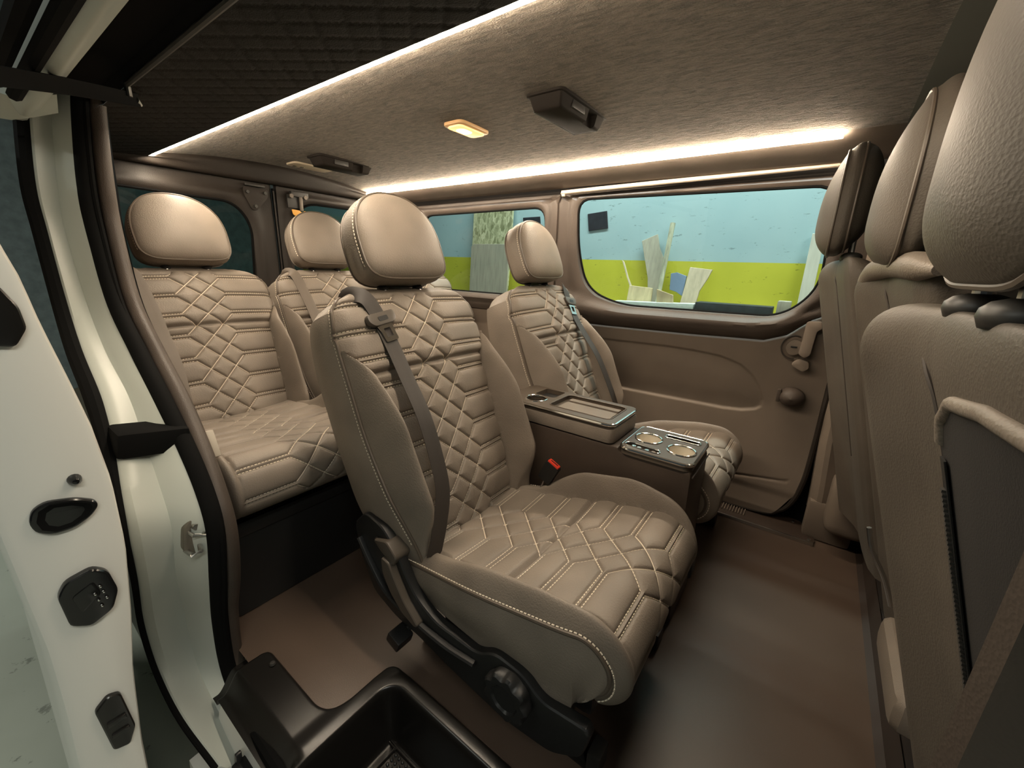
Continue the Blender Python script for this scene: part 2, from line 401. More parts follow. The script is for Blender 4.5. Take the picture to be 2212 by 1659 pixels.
TY = TY + 0.010 * sst(-0.004, 0.010, sgn) - 0.010 * sst(0.0, 0.10, sgn) * ins + 0.004 * np.exp(-(dl / 0.005) ** 2) + 0.006 * sst(0, 0.04, 0.15 - TZ)
TY = TY + 0.012 * sst(0.012, 0.0, topz(TX) - TZ)
O('door_panel', (np.stack([TX, TY, TZ], -1).reshape(-1, 3), gridf(190, 260)), M_panel, d1_)
# handle, lock, release lever, stop knob
hp = roundpoly([(-0.035, 0.868), (0.012, 0.872), (0.020, 0.845), (0.004, 0.835), (0.000, 0.742), (-0.018, 0.728), (-0.040, 0.742), (-0.036, 0.80)], 0.010, 3)
hd = O('door_handle', prism(hp, lambda a, b, d: (a, d, b), 1.918, 1.958, 0.007), M_panel, d1_, label='moulded pull handle')
lk = O('lock_bezel', prism(roundpoly([(-0.088, 0.76), (-0.068, 0.795), (-0.035, 0.79), (-0.022, 0.765), (-0.04, 0.735), (-0.07, 0.728)], 0.014, 3), lambda a, b, d: (a, d, b), 1.944, 1.965, 0.004), M_panel, d1_, label='round lock bezel')
O('lock_slot', rbox((-0.058, 1.9425, 0.765), (0.022, 0.006, 0.007), 0.002), M_black, lk)
O('lock_groove', tube([(-0.058 + 0.042 * math.cos(t), 1.953, 0.762 + 0.046 * math.sin(t)) for t in np.linspace(1.2, 4.9, 24)], 0.003, 6), M_seam, lk)
O('release_lever', prism(roundpoly([(-0.055, 0.700), (-0.035, 0.722), (0.000, 0.716), (0.006, 0.690), (-0.012, 0.672), (-0.050, 0.690)], 0.008, 3), lambda a, b, d: (a, d, b), 1.930, 1.965, 0.006), M_panel, d1_)
a = np.linspace(0, 2 * math.pi, 28, endpoint=False); kr = []
for t in np.linspace(0, 1, 10):
    s = math.sqrt(max(0.0, 1 - t ** 2.2)); kr.append([(-0.030 + 0.046 * s * math.cos(q_), 1.972 - 0.055 * t, 0.560 + 0.040 * s * math.sin(q_)) for q_ in a])
O('stop_knob', loft(kr, True), M_trim, d1_, label='domed door stop cover')
O('stop_flange', rbox((-0.074, 1.955, 0.562), (0.014, 0.03, 0.052), 0.004), M_trim, d1_)
ed = [(0.079, 1.955, 1.39), (0.080, 1.955, 1.1), (0.080, 1.958, 0.9), (0.082, 1.965, 0.6), (0.080, 1.972, 0.32), (0.074, 1.975, 0.2), (0.055, 1.975, 0.11), (0.02, 1.975, 0.055), (-0.05, 1.97, 0.022), (-0.3, 1.97, 0.008)]
O('door_seal', tube(smooth_pts(ed, 60), 0.010, 8), M_trimd, d1_)

def window(n, outline, fn, fnp, mat, label, n_=120):
    P = resample_closed(outline, n_)
    w = O('window_%d' % n, tube([fn(a, b) for a, b in P], 0.007, 6, closed=True), M_rubber); setp(w, label, 'window', kind='structure')
    v = [fnp(a, b) for a, b in P]
    O('pane', (np.array(v), [tuple(range(len(v)))[::-1]]), mat, w, smooth=False)
    return w
PY = lambda b: 1.966 - 0.07 * (b - 1.1)
window(1, WIN1, lambda a, b: (a, PY(b), b), lambda a, b: (a, PY(b) + 0.004, b), M_glass, 'big kinked side window looking onto the blue and yellow wall')
window(2, WIN2, lambda a, b: (a, PY(b), b), lambda a, b: (a, PY(b) + 0.004, b), M_glass, 'rear side window with pale chipboard behind it')

# ---- rear header and rear doors (x = -2.53)
wr = root('wall_rear', (-2.52, 1.2, 0), 'brown padded rear header above the back doors', 'wall')
hy = np.linspace(0.36, 1.98, 30)
hprof = lambda y: [(-2.480, float(zc(np.clip(y, .655, 1.745)))), (-2.474, float(zc(np.clip(y, .655, 1.745))) - 0.018), (-2.480, 1.445), (-2.486, 1.425), (-2.50, 1.415), (-2.54, 1.418)]
O('header', loft([[(x, y, z) for x, z in smooth_pts(hprof(y), 16)] for y in hy]), M_trimd, wr)
WR1 = roundpoly([(0.42, 1.315), (0.98, 1.305), (1.055, 1.20), (1.040, 0.80), (0.42, 0.80)], [.06, .10, .12, .10, .06], 6)
WR2 = roundpoly([(1.34, 1.345), (1.93, 1.35), (1.93, 0.80), (1.262, 0.80), (1.255, 1.20)], [.10, .06, .06, .10, .12], 6)
def rear_door(n, win, bay, label):
    d = root('door_%d' % n, (-2.52, (bay[0][0] + bay[1][0]) / 2, 0), label, 'door')
    fn = lambda a, b, t: (-2.546 + 0.08 * (b - 1.05) if t <= 0 else -2.525 + 0.012 * math.sin(min(1, t * 2) * math.pi) - (0.012 if t > .95 else 0), a, b)
    O('window_surround', ring(win, bay, 110, TS, fn), M_trimd, d)
    y0, y1 = bay[3][0], bay[2][0]
    O('lower_panel', loft([[(-2.525 + 0.012 * math.sin(math.pi * (y - y0) / (y1 - y0)), y, z) for y in np.linspace(y0, y1, 14)] for z in np.linspace(0, 0.74, 8)], flip=True), M_trimd, d)
    return d
dA = rear_door(2, WR1, [(0.30, 1.44), (1.178, 1.44), (1.178, 0.74), (0.30, 0.74)], 'left-hand back door seen beside the nearest rear headrest')
dB = rear_door(3, WR2, [(1.192, 1.44), (2.05, 1.44), (2.05, 0.74), (1.192, 0.74)], 'right-hand back door with orange tag near its top')
O('door_gap_seal', rbox((-2.528, 1.185, 0.70), (0.02, 0.012, 1.40), 0.003), M_rubber, dB)
O('seam_trim', tube([(-2.512, 1.179, 0.1), (-2.512, 1.179, 1.385)], 0.004, 6), M_trimd, dA)
# bracket on the left door, latch with tag on the right one
br = O('hinge_bracket', prism(roundpoly([(1.025, 1.385), (1.150, 1.385), (1.145, 1.345), (1.085, 1.275), (1.06, 1.275), (1.028, 1.345)], 0.012, 3), lambda a, b, d: (d, a, b), -2.506, -2.517, 0.003), M_trimd, dA)
for y_, z_ in ((1.045, 1.362), (1.132, 1.366), (1.078, 1.295)): O('bolt', lathe([(0.0, -2.498), (0.008, -2.498), (0.009, -2.508)], (0, y_, z_), 'x', 10), M_dkgrey, br)
O('top_catch', rbox((-2.508, 1.085, 1.398), (0.014, 0.10, 0.012), 0.004), M_dkgrey, dA)
M_dull = plain('dull_latch_steel', (0.14, 0.12, 0.10), 0.5, 0.5)
lt = O('latch_body', rbox((-2.505, 1.315, 1.385), (0.03, 0.10, 0.030), 0.006), M_dkgrey, dB)
O('latch_arm', rbox((-2.496, 1.318, 1.335), (0.012, 0.020, 0.075), 0.004), M_dull, lt)
for y_ in (1.265, 1.345): O('bolt', lathe([(0.0, -2.486), (0.011, -2.486), (0.012, -2.50)], (0, y_, 1.372), 'x', 12), M_dull, lt)
O('bracket_plate', rbox((-2.51, 1.29, 1.345), (0.008, 0.085, 0.07), 0.003), M_dkgrey, lt)
M_orange = plain('orange_tag', (0.85, 0.42, 0.07), 0.5)
O('orange_tag', prism(roundpoly([(1.258, 1.302), (1.305, 1.300), (1.308, 1.292), (1.325, 1.292), (1.328, 1.300), (1.338, 1.300), (1.338, 1.262), (1.285, 1.262), (1.264, 1.275)], 0.005, 2), lambda a, b, d: (d, a, b), -2.488, -2.493, 0.001), M_orange, lt, label='orange plastic pull tag')
PX = lambda b: -2.540 + 0.08 * (b - 1.05)
window(3, WR1, lambda a, b: (PX(b), a, b), lambda a, b: (PX(b) - 0.004, a, b), M_glassd, 'dark rear window behind the nearest rear headrest')
window(4, WR2, lambda a, b: (PX(b), a, b), lambda a, b: (PX(b) - 0.004, a, b), M_glassd, 'dark greenish rear window behind the middle rear headrest')

# ---- near side: pillar with seal, trim roll and white jamb
SEALI = [(-1.690, 0.374, 1.470), (-1.700, 0.364, 1.397), (-1.690, 0.351, 1.218), (-1.680, 0.344, 1.092), (-1.580, 0.330, 0.901), (-1.410, 0.320, 0.778), (-1.250, 0.311, 0.684), (-1.130, 0.300, 0.595), (-1.040, 0.290, 0.509), (-0.995, 0.285, 0.420), (-1.020, 0.285, 0.278), (-1.090, 0.285, 0.122), (-1.100, 0.280, -0.050), (-1.000, 0.276, -0.151), (-0.860, 0.270, -0.193)]
SEALM = [(-1.690, 0.342, 1.465), (-1.700, 0.330, 1.388), (-1.690, 0.311, 1.212), (-1.680, 0.307, 1.089), (-1.580, 0.295, 0.903), (-1.410, 0.290, 0.783), (-1.250, 0.284, 0.690), (-1.130, 0.278, 0.603), (-1.040, 0.273, 0.516), (-0.995, 0.268, 0.429), (-1.020, 0.264, 0.292), (-1.090, 0.266, 0.122), (-1.100, 0.265, -0.056), (-1.000, 0.263, -0.136), (-0.860, 0.259, -0.178)]
SEALO = [(-1.690, 0.314, 1.460), (-1.700, 0.302, 1.381), (-1.690, 0.274, 1.206), (-1.680, 0.269, 1.086), (-1.580, 0.262, 0.904), (-1.410, 0.255, 0.787), (-1.250, 0.249, 0.698), (-1.130, 0.252, 0.612), (-1.040, 0.252, 0.526), (-0.995, 0.247, 0.441), (-1.020, 0.241, 0.308), (-1.090, 0.248, 0.122), (-1.100, 0.250, -0.042), (-1.000, 0.246, -0.118), (-0.860, 0.246, -0.162)]
JMP = [(-1.720, 0.280, 1.455), (-1.730, 0.267, 1.376), (-1.720, 0.245, 1.203), (-1.710, 0.237, 1.084), (-1.610, 0.230, 0.903), (-1.440, 0.219, 0.788), (-1.280, 0.217, 0.699), (-1.160, 0.206, 0.619), (-1.070, 0.199, 0.538), (-1.025, 0.195, 0.456), (-1.050, 0.190, 0.326), (-1.120, 0.201, 0.141), (-1.130, 0.205, -0.021), (-1.030, 0.207, -0.100), (-0.890, 0.209, -0.144)]
JOP = [(-1.740, 0.236, 1.450), (-1.750, 0.222, 1.367), (-1.740, 0.201, 1.198), (-1.730, 0.199, 1.082), (-1.630, 0.189, 0.904), (-1.460, 0.174, 0.792), (-1.300, 0.166, 0.707), (-1.180, 0.154, 0.630), (-1.090, 0.139, 0.558), (-1.045, 0.131, 0.483), (-1.070, 0.131, 0.356), (-1.140, 0.131, 0.185), (-1.150, 0.136, 0.031), (-1.050, 0.143, -0.046), (-0.910, 0.164, -0.104)]
NJ = 90
sI, sM, sO, jM, jO = [smooth_pts(p, NJ) for p in (SEALI, SEALM, SEALO, JMP, JOP)]
wn = root('wall_right', (-1.6, 0.3, 0), 'white door pillar with black seal beside the open doorway', 'wall')
O('trim_roll', tube((sI + sM) / 2 + np.array([-0.012, 0.004, 0]), 0.021, 12), M_trim, wn)
O('rubber_seal', tube((sM + sO) / 2 + np.array([-0.004, 0, 0]), 0.019, 12), M_rubber, wn)
O('seal_lip', tube(sM + np.array([0.010, -0.006, 0]), 0.007, 8), M_rubber, wn)
rows = []
cross = [(0, 0.0), (0.22, -0.006), (0.40, -0.022), (0.55, -0.030), (0.75, -0.012), (0.92, 0.0), (1.0, -0.004)]
for i in range(NJ):
    r_ = []
    for t, dx in cross:
        if t <= 0.55: p = sO[i] + (jM[i] - sO[i]) * (t / 0.55)
        else: p = jM[i] + (jO[i] - jM[i]) * ((t - 0.55) / 0.45)
        r_.append(p + np.array([dx, 0, 0]))
    pe = jO[i]; r_ += [pe + np.array([-0.012, -0.006, 0]), pe + np.array([-0.05, -0.004, 0]), pe + np.array([-0.6 + 0.53 * float(sst(0.60, 0.75, pe[2])), 0.0, 0.0])]
    rows.append(r_)
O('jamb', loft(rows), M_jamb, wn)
O('outer_seal', tube(jO + np.array([-0.010, -0.010, 0]), np.interp(jO[:, 2], [0.45, 0.70], [0.006, 0.016]), 8), M_rubber, wn)
O('inner_skin', loft([[sI[i] + np.array([-0.02, 0.012, 0]), sI[i] + np.array([-0.10, 0.012, 0]), (-2.56, 0.285 + 0.08 * float(sst(0.6, 1.3, sI[i][2])), sI[i][2])] for i in range(NJ)]), M_trim, wn)
# black slot of the middle door rail across the jamb, with its pressed edges
O('rail_slot', rbox((-1.185, 0.215, 0.625), (0.10, 0.13, 0.058), 0.012, rot=Matrix.Rotation(R_(-9), 3, 'X')), M_rubber, wn, label='black slot of the middle door rail')
sk = O('striker_plate', prism(roundpoly([(0.200, 0.405), (0.208, 0.455), (0.222, 0.472), (0.248, 0.468), (0.256, 0.395), (0.235, 0.385), (0.215, 0.385)], 0.006, 2), lambda a, b, d: (d, a, b), -1.022, -1.045, 0.003), plain('dull_striker_steel', (0.18, 0.16, 0.13), 0.5, 0.6), wn)
O('striker_loop', tube([(-1.03, 0.215, 0.446), (-1.0, 0.218, 0.446), (-0.995, 0.235, 0.442), (-1.03, 0.244, 0.440)], 0.004, 8), M_steel, sk)
O('striker_pin', tube([(-1.03, 0.205, 0.402), (-0.99, 0.207, 0.408), (-0.988, 0.222, 0.410), (-1.03, 0.232, 0.412)], 0.005, 8), M_steel, sk)
O('striker_bolt', lathe([(0, -1.012), (0.007, -1.012), (0.008, -1.024)], (0, 0.228, 0.457), 'x', 10), M_steel, sk)
# doorway header: rail lip, dark channel, white flange, weather seals
wh = root('wall_right_header', (-1.0, 0.28, 1.4), 'white roof edge with black weather seals over the doorway', 'wall')
hx0, hx1 = -1.78, 0.6
def sweep_x(prof, x0=hx0, x1=hx1, n=10): return loft([[(x, y, z) for y, z in prof] for x in np.linspace(x0, x1, n)])
O('rail_lip', tube([(hx0 + 0.35, 0.362, 1.421), (hx1, 0.362, 1.421)], 0.006, 8), M_dkgrey, wh)
O('channel', sweep_x([(0.366, 1.425), (0.350, 1.446), (0.290, 1.446), (0.250, 1.395), (0.236, 1.372)]), M_rubber, wh)
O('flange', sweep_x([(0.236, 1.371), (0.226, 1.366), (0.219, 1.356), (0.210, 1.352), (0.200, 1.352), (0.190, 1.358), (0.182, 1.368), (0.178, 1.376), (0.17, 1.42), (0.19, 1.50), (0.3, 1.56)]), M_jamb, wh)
O('weather_seal', tube([(hx0 + 0.3, 0.176, 1.352), (hx1, 0.176, 1.352)], 0.013, 8), M_rubber, wh)
O('weather_seal', tube([(hx0 + 0.3, 0.150, 1.372), (hx1, 0.150, 1.372)], 0.016, 8), M_rubber, wh)
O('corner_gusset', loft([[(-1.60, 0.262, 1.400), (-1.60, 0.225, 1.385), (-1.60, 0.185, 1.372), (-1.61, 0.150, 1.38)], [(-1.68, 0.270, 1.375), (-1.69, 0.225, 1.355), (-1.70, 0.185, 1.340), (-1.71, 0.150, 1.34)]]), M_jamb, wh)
O('corner_cap', rbox((-1.17, 0.325, 0.575), (0.03, 0.022, 0.07), 0.004, rot=Matrix.Rotation(R_(-25), 3, 'Y')), plain('cream_cap', (0.5, 0.44, 0.36), 0.5), wn)
# doorway front post next to the camera
pf = root('trim_4', (0.16, 0.33, 0), 'dark brown front door post at the right picture edge', 'pillar')
O('post', loft([[(0.118 + 0.0 * z, 0.335, z), (0.113, 0.322, z), (0.118, 0.308, z), (0.14, 0.298, z), (0.26, 0.29, z), (0.30, 0.33, z)] for z in np.linspace(-0.25, 0.90, 12)]), M_trim, pf)
# far B-pillar and cab side
pb = root('trim_5', (0.15, 1.95, 0), 'brown centre pillar between far sliding door and cab', 'pillar')
bp = [(0.084, 1.985), (0.094, 1.938), (0.112, 1.918), (0.128, 1.915), (0.150, 1.925), (0.22, 1.94), (0.24, 1.98)]
O('pillar_cover', loft([[(x + 0.02 * float(sst(0.5, 0.1, z)), y, z) for x, y in bp] for z in np.linspace(0.11, 1.40, 14)], flip=True), M_panel, pb)
O('pillar_foot', rbox((0.185, 1.95, 0.085), (0.16, 0.08, 0.17), 0.02), M_panel, pb)
cabw = O('wall_left_cab', loft([[(x, 1.985, z) for x in (0.2, 0.6, 1.3)] for z in (0, 0.4, 0.8, 1.42)]), plain('dark_cab_plastic', (0.03, 0.027, 0.023), 0.7)); setp(cabw, 'dark cab side wall behind the driver seat', 'wall', kind='structure')
cabf = O('wall_front', loft([[(1.32, y, z) for y in (0.2, 1.0, 2.0)] for z in (-0.05, 0.5, 1.42)]), plain('dark_dashboard', (0.02, 0.02, 0.02), 0.6)); setp(cabf, 'dark dashboard end of the cab', 'wall', kind='structure')
# seat-belt reel cover and brown floor edge by the far pillar
rl = OT('belt_reel_cover', rbox((0.235, 1.90, 0.20), (0.15, 0.15, 0.24), 0.05, seg=4), M_panel, 'rounded brown seat-belt reel cover beside the far pillar foot', 'cover')
O('cab_edge', loft([[(0.285, y, 0.0), (0.30, y, 0.012), (0.31, y, 0.08)] for y in np.linspace(0.34, 1.95, 6)]), plain('dark_brown_edge_trim', (0.032, 0.022, 0.017), 0.6), cabfloor)
O('outer_skin', loft([[(x, 2.035, z) for x in (-2.6, -1.2, 0.0, 1.35)] for z in (-0.25, 0.3, 0.84)]), M_rubber, wl)
O('outer_skin_top', loft([[(x, 2.02, z) for x in (0.09, 0.5, 1.35)] for z in (0.8, 1.1, 1.5)]), M_rubber, wl)
# far threshold: raised plate with ribs
tp = thing('threshold_plate', (-0.1, 1.93, 0), 'dark brown step plate on the floor below the far door', 'plate')
O('plate', prism(roundpoly([(-0.62, 1.862), (0.150, 1.862), (0.155, 1.90), (0.10, 2.02), (0.03, 2.03), (-0.62, 2.03)], 0.012, 3), lambda a, b, d: (a, b, d), 0.0005, 0.010, 0.003), plain('dark_brown_plate', (0.040, 0.027, 0.020), 0.5, bumps=(500, 0.2)), tp)
O('edge_strip', rbox((-0.235, 1.860, 0.007), (0.77, 0.008, 0.014), 0.002), M_steel, tp)
for k in range(46): O('rib', rbox((-0.60 + 0.011 * k, 1.955, 0.012), (0.004, 0.10, 0.006), 0.001, seg=1), M_panel, tp, smooth=False)
for x_, y_ in ((0.135, 1.885), (0.075, 1.995)): O('screw', lathe([(0, 0.0125), (0.006, 0.0125), (0.007, 0.0095)], (x_, y_, 0), 'z', 10), M_steel, tp)
# ------------------------------------------------------------------ upholstered seats
TH = R_(22.3); WH = np.array([-math.sin(TH), 0, math.cos(TH)]); NH = np.array([math.cos(TH), 0, math.sin(TH)])
def quilt_lines(levels, p, a, g, hw, wlo, whi):
    """paired cross lines that bend into a diagonal lattice; returns polylines in (v, w)"""
    out = []; levels = sorted(levels)
    def lv(i): return levels[i] if 0 <= i < len(levels) else (levels[0] + i * p if i < 0 else levels[-1] + (i - len(levels) + 1) * p)
    for i, wk in enumerate(levels):
        for s in (-1, 1):
            for e in (1, -1):
                w0 = wk + e * g / 2; w1 = lv(i + 2 * e) - e * g / 2
                pts = [(s * hw(w0), w0), (s * a, w0), (-s * a, w1)]
                # keep the part inside the panel
                if wlo < w0 < whi: out.append([pts[0], pts[1]])
                (x0, y0), (x1, y1) = pts[1], pts[2]
                lo, hi = 0.0, 1.0
                for b, up_ in ((wlo, False), (whi, True)):
                    t = (b - y0) / (y1 - y0)
                    if (y1 > y0) == up_: hi = min(hi, t)
                    else: lo = max(lo, t)
                if lo < hi - 1e-3:
                    f = lambda t: (x0 + (x1 - x0) * t, y0 + (y1 - y0) * t)
                    out.append([f(max(0, lo)), f(min(1, hi))])
    return out
def stitches(polys, surf, length=0.0052, gap=0.0030, wid=0.0013, lift=0.0012):
    V = []; F = []
    tri = [(0, 1, 5, 4), (1, 2, 6, 5), (2, 3, 7, 6), (3, 0, 4, 7), (3, 2, 1, 0), (4, 5, 6, 7)]
    A_, B_ = [], []
    for pl in polys:
        P = np.asarray(pl, float); d = np.r_[0, np.cumsum(np.linalg.norm(np.diff(P, axis=0), axis=1))]; L = d[-1]
        if L < length: continue
        s = np.arange(0, L - length, length + gap)
        A_.append(np.stack([np.interp(s, d, P[:, k]) for k in range(P.shape[1])], 1)); B_.append(np.stack([np.interp(s + length, d, P[:, k]) for k in range(P.shape[1])], 1))
    if not A_: return np.zeros((0, 3)), []
    A = np.concatenate(A_); B = np.concatenate(B_)
    pa, na = surf(A); pb, nb = surf(B)
    T = pb - pa; T /= np.linalg.norm(T, axis=1)[:, None]; S = np.cross(T, na); S /= np.linalg.norm(S, axis=1)[:, None]
    pa = pa + na * lift; pb = pb + nb * lift
    q = []
    for p_, n_ in ((pa, na), (pb, nb)):
        q += [p_ - S * wid, p_ + n_ * wid * 0.9, p_ + S * wid, p_ - n_ * wid * 1.5]
    v = np.stack(q, 1).reshape(-1, 3)
    for k in range(len(A)): F += [tuple(k * 8 + i for i in f) for f in tri]
    return v, F
def num_surf(fn):
    def s(A):
        e = 1e-3; p = fn(A[:, 0], A[:, 1])
        du = fn(A[:, 0] + e, A[:, 1]) - fn(A[:, 0] - e, A[:, 1]); dv = fn(A[:, 0], A[:, 1] + e) - fn(A[:, 0], A[:, 1] - e)
        n = np.cross(du, dv); n /= np.linalg.norm(n, axis=1)[:, None]; return p, n
    return s
def groove(d, depth=0.0058, w=0.0034, puff=0.0048, pw=0.012):
    return -depth * np.exp(-(d / w) ** 2) + puff * (1 - np.exp(-(d / pw) ** 1.6)) - puff * 0.4

class Back:
    """backrest: front surface n(v, w) over a reclined plane, B = bottom of that plane"""
    def __init__(s, B=(-0.73, 0, 0.317), levels=None, crease=0.466):
        s.B = np.array(B); s.crease = crease
        s.p = 0.083; s.lev = levels or [0.732, 0.656, 0.580, 0.505, 0.428, 0.341, 0.254, 0.168, 0.085, 0.0, -0.085]
        s.lines = quilt_lines(s.lev, s.p, 0.077, 0.0125, lambda w: float(s.vi(np.array([w]))[0]) - 0.004, -0.02, 0.675)
        s.segs = [(q[0], q[1]) for q in s.lines]
    def V(s, w):
        w = np.asarray(w, float); x = np.clip((w - 0.43) / 0.295, 0, 0.999)
        return (0.262 - 0.024 * sst(0.18, -0.05, w)) * (1 - x ** 6) ** 0.33
    def vi(s, w):
        base = 0.188 + 0.028 * np.clip(w / 0.45, 0, 1); t = sst(0.45, 0.565, w)
        return base * (1 - t) + (s.V(w) + 0.004) * t
    def h(s, v, w, quilt=True):
        V = s.V(w); vi = s.vi(w); av = np.abs(v)
        q = np.clip((av - vi) / np.maximum(V - vi, 1e-4), 0, 1) * (V - vi > 0.002)
        ridge = np.where(q < 0.42, np.sin(math.pi / 2 * q / 0.42) ** 0.85, np.maximum(np.cos(math.pi / 2 * (q - 0.42) / 0.58), 0) ** 0.9)
        A = 0.102 * sst(0.60, 0.30, w) * sst(-0.06, 0.13, w) + 0.006
        hh = A * ridge + 0.05 * sst(0.36, -0.02, w) * sst(0.3, 1, q)
        hh = hh - 0.016 * np.clip((av / np.maximum(V, 1e-3) - 0.86) / 0.14, 0, 1) ** 2
        hh = hh - 0.007 * np.exp(-((av - vi) / 0.005) ** 2) * (V - vi > 0.006)
        hh = hh + 0.030 * np.clip(1 - (v / np.maximum(V, 1e-3)) ** 2, 0, 1) ** 0.8 * sst(-0.06, 0.14, w) * sst(0.70, 0.56, w)
        if quilt:
            inq = sst(0.004, -0.006, av - vi) * sst(0.70, 0.675, w)
            d = seg_dist(v, w, s.segs); hh = hh + groove(d) * inq
            hh = hh - 0.013 * np.exp(-((w - s.crease) / 0.007) ** 2) * inq
            hh = hh + 0.008 * np.exp(-((w - s.crease - 0.03) / 0.03) ** 2) * inq + 0.004 * np.cos(v / 0.2 * math.pi / 2) * inq
        return hh
    def spine(s, t):
        """t = w on the flat, beyond 0.645 it runs over the top (arc length)"""
        t = np.asarray(t, float); r = 0.07; a = np.clip((t - 0.645) / r, 0, math.pi)
        flat = t <= 0.645
        w = np.where(flat, t, 0.645 + r * np.sin(a)); n = np.where(flat, 0, -r + r * np.cos(a))
        nw = np.where(flat, 0, np.sin(a)); nn = np.where(flat, 1, np.cos(a))
        return w, n, nw, nn
    def P(s, v, t, quilt=True):
        w, n, nw, nn = s.spine(t); hh = s.h(v, np.where(np.asarray(t) <= 0.645, w, np.minimum(0.645 + (np.asarray(t) - 0.645), 0.9)), quilt)
        n = n + nn * hh; w = w + nw * hh
        return s.B + w[..., None] * WH + n[..., None] * NH + np.stack([0 * v, v, 0 * v], -1)
def nback(w): return np.interp(w, [-0.05, 0.1, 0.3, 0.5, 0.645], [-0.135, -0.15, -0.165, -0.165, -0.14])

def build_backrest(root_, bk, mat, dy=0.0, edges=True, stitch=True, res=(250, 330)):
    D = np.array([0, dy, 0])
    nv, nw = res; s_ = np.linspace(-1, 1, nv); s_ = np.sign(s_) * np.abs(s_) ** 0.98
    t_ = np.r_[np.linspace(-0.03, 0.69, nw), np.linspace(0.70, 0.645 + 0.07 * math.pi, 22)]
    w_, _, _, _ = bk.spine(t_); Vr = bk.V(w_)
    T, S_ = np.meshgrid(t_, s_, indexing='ij'); Vv = S_ * Vr[:, None]
    P = bk.P(Vv, T)
    o = O('backrest', (P.reshape(-1, 3) + D, gridf(len(t_), nv)), mat, root_)
    # rear shell and side panels
    wl_ = np.linspace(0.645, -0.04, 30); nb = nback(wl_)
    rows = []
    for w, n in zip(wl_, nb):
        V = float(bk.V(w)); vs = np.linspace(-V, V, 24); rows.append([bk.B + w * WH + (n - 0.012 * (1 - (v / V) ** 4)) * NH + np.array([0, v, 0]) + D for v in vs])
    O('backrest_rear', loft(rows), mat, root_)
    nfront = int(np.sum(t_ <= 0.645)); idx = list(range(0, nfront, 4)) + [nfront - 1]
    for sd in (0, -1):
        rr = []
        for i in idx:
            pf = P[i, sd]; w = float(w_[i]); V = float(bk.V(w)); sg = -1 if sd == 0 else 1
            pb_ = bk.B + w * WH + float(nback(w)) * NH + np.array([0, sg * V, 0])
            rr.append([pf + (pb_ - pf) * k + np.array([0, sg * 0.012 * math.sin(math.pi * k), 0]) + D for k in np.linspace(0, 1, 9)])
        # close over the shoulder
        top = []
        for k in np.linspace(0, 1, 9):
            a = math.pi * k; w = 0.645 + 0.07 * math.sin(a); n = -0.07 + 0.07 * math.cos(a); j = int(np.argmin(np.abs(t_ - (0.645 + 0.07 * a)))); top.append(P[j, sd] + D)
        rr.append(top)
        sp = O('side_panel', loft(rr, flip=(sd == -1)), mat, root_)
        if edges:
            ip = list(range(0, len(t_) - 20, 3)); ed = np.array([P[i, sd] for i in ip]) + D; sg = -1 if sd == 0 else 1
            O('piping', tube(ed + np.array([0, sg * 0.001, 0]), 0.0042, 7), M_pipe, sp)
            if stitch:
                pl = ed - 0.011 * NH + np.array([0, sg * 0.0028, 0]); pl = pl[8:]
                def ss(A, sg=sg): return A, np.tile(np.array([0, sg, 0.0]), (len(A), 1))
                O('edge_stitching', stitches([pl], ss, 0.0055, 0.0032, 0.0012), M_stitch, sp, smooth=False)['kind'] = 'stuff'
    # quilt thread
    if stitch:
        sf = num_surf(lambda v, w: bk.P(v, w))
        o2 = O('quilt_stitching', (lambda vf: (vf[0] + D, vf[1]))(stitches(bk.lines, sf)), M_stitch, o, smooth=False); o2['kind'] = 'stuff'
    return o
def headrest_outline(n, hw=0.145, up_=0.140, dn=0.110, wc=0.832):
    out = []
    for a in np.linspace(0, 2 * math.pi, n, endpoint=False):
        c, s = math.cos(a), math.sin(a)
        p = 2.35 if s > 0 else 5.0; H = up_ if s > 0 else dn
        k = (abs(c) ** p + abs(s) ** p) ** (-1 / p); out.append((hw * k * c * (1 - 0.05 * max(0, s)), wc + H * k * s))
    return np.array(out)
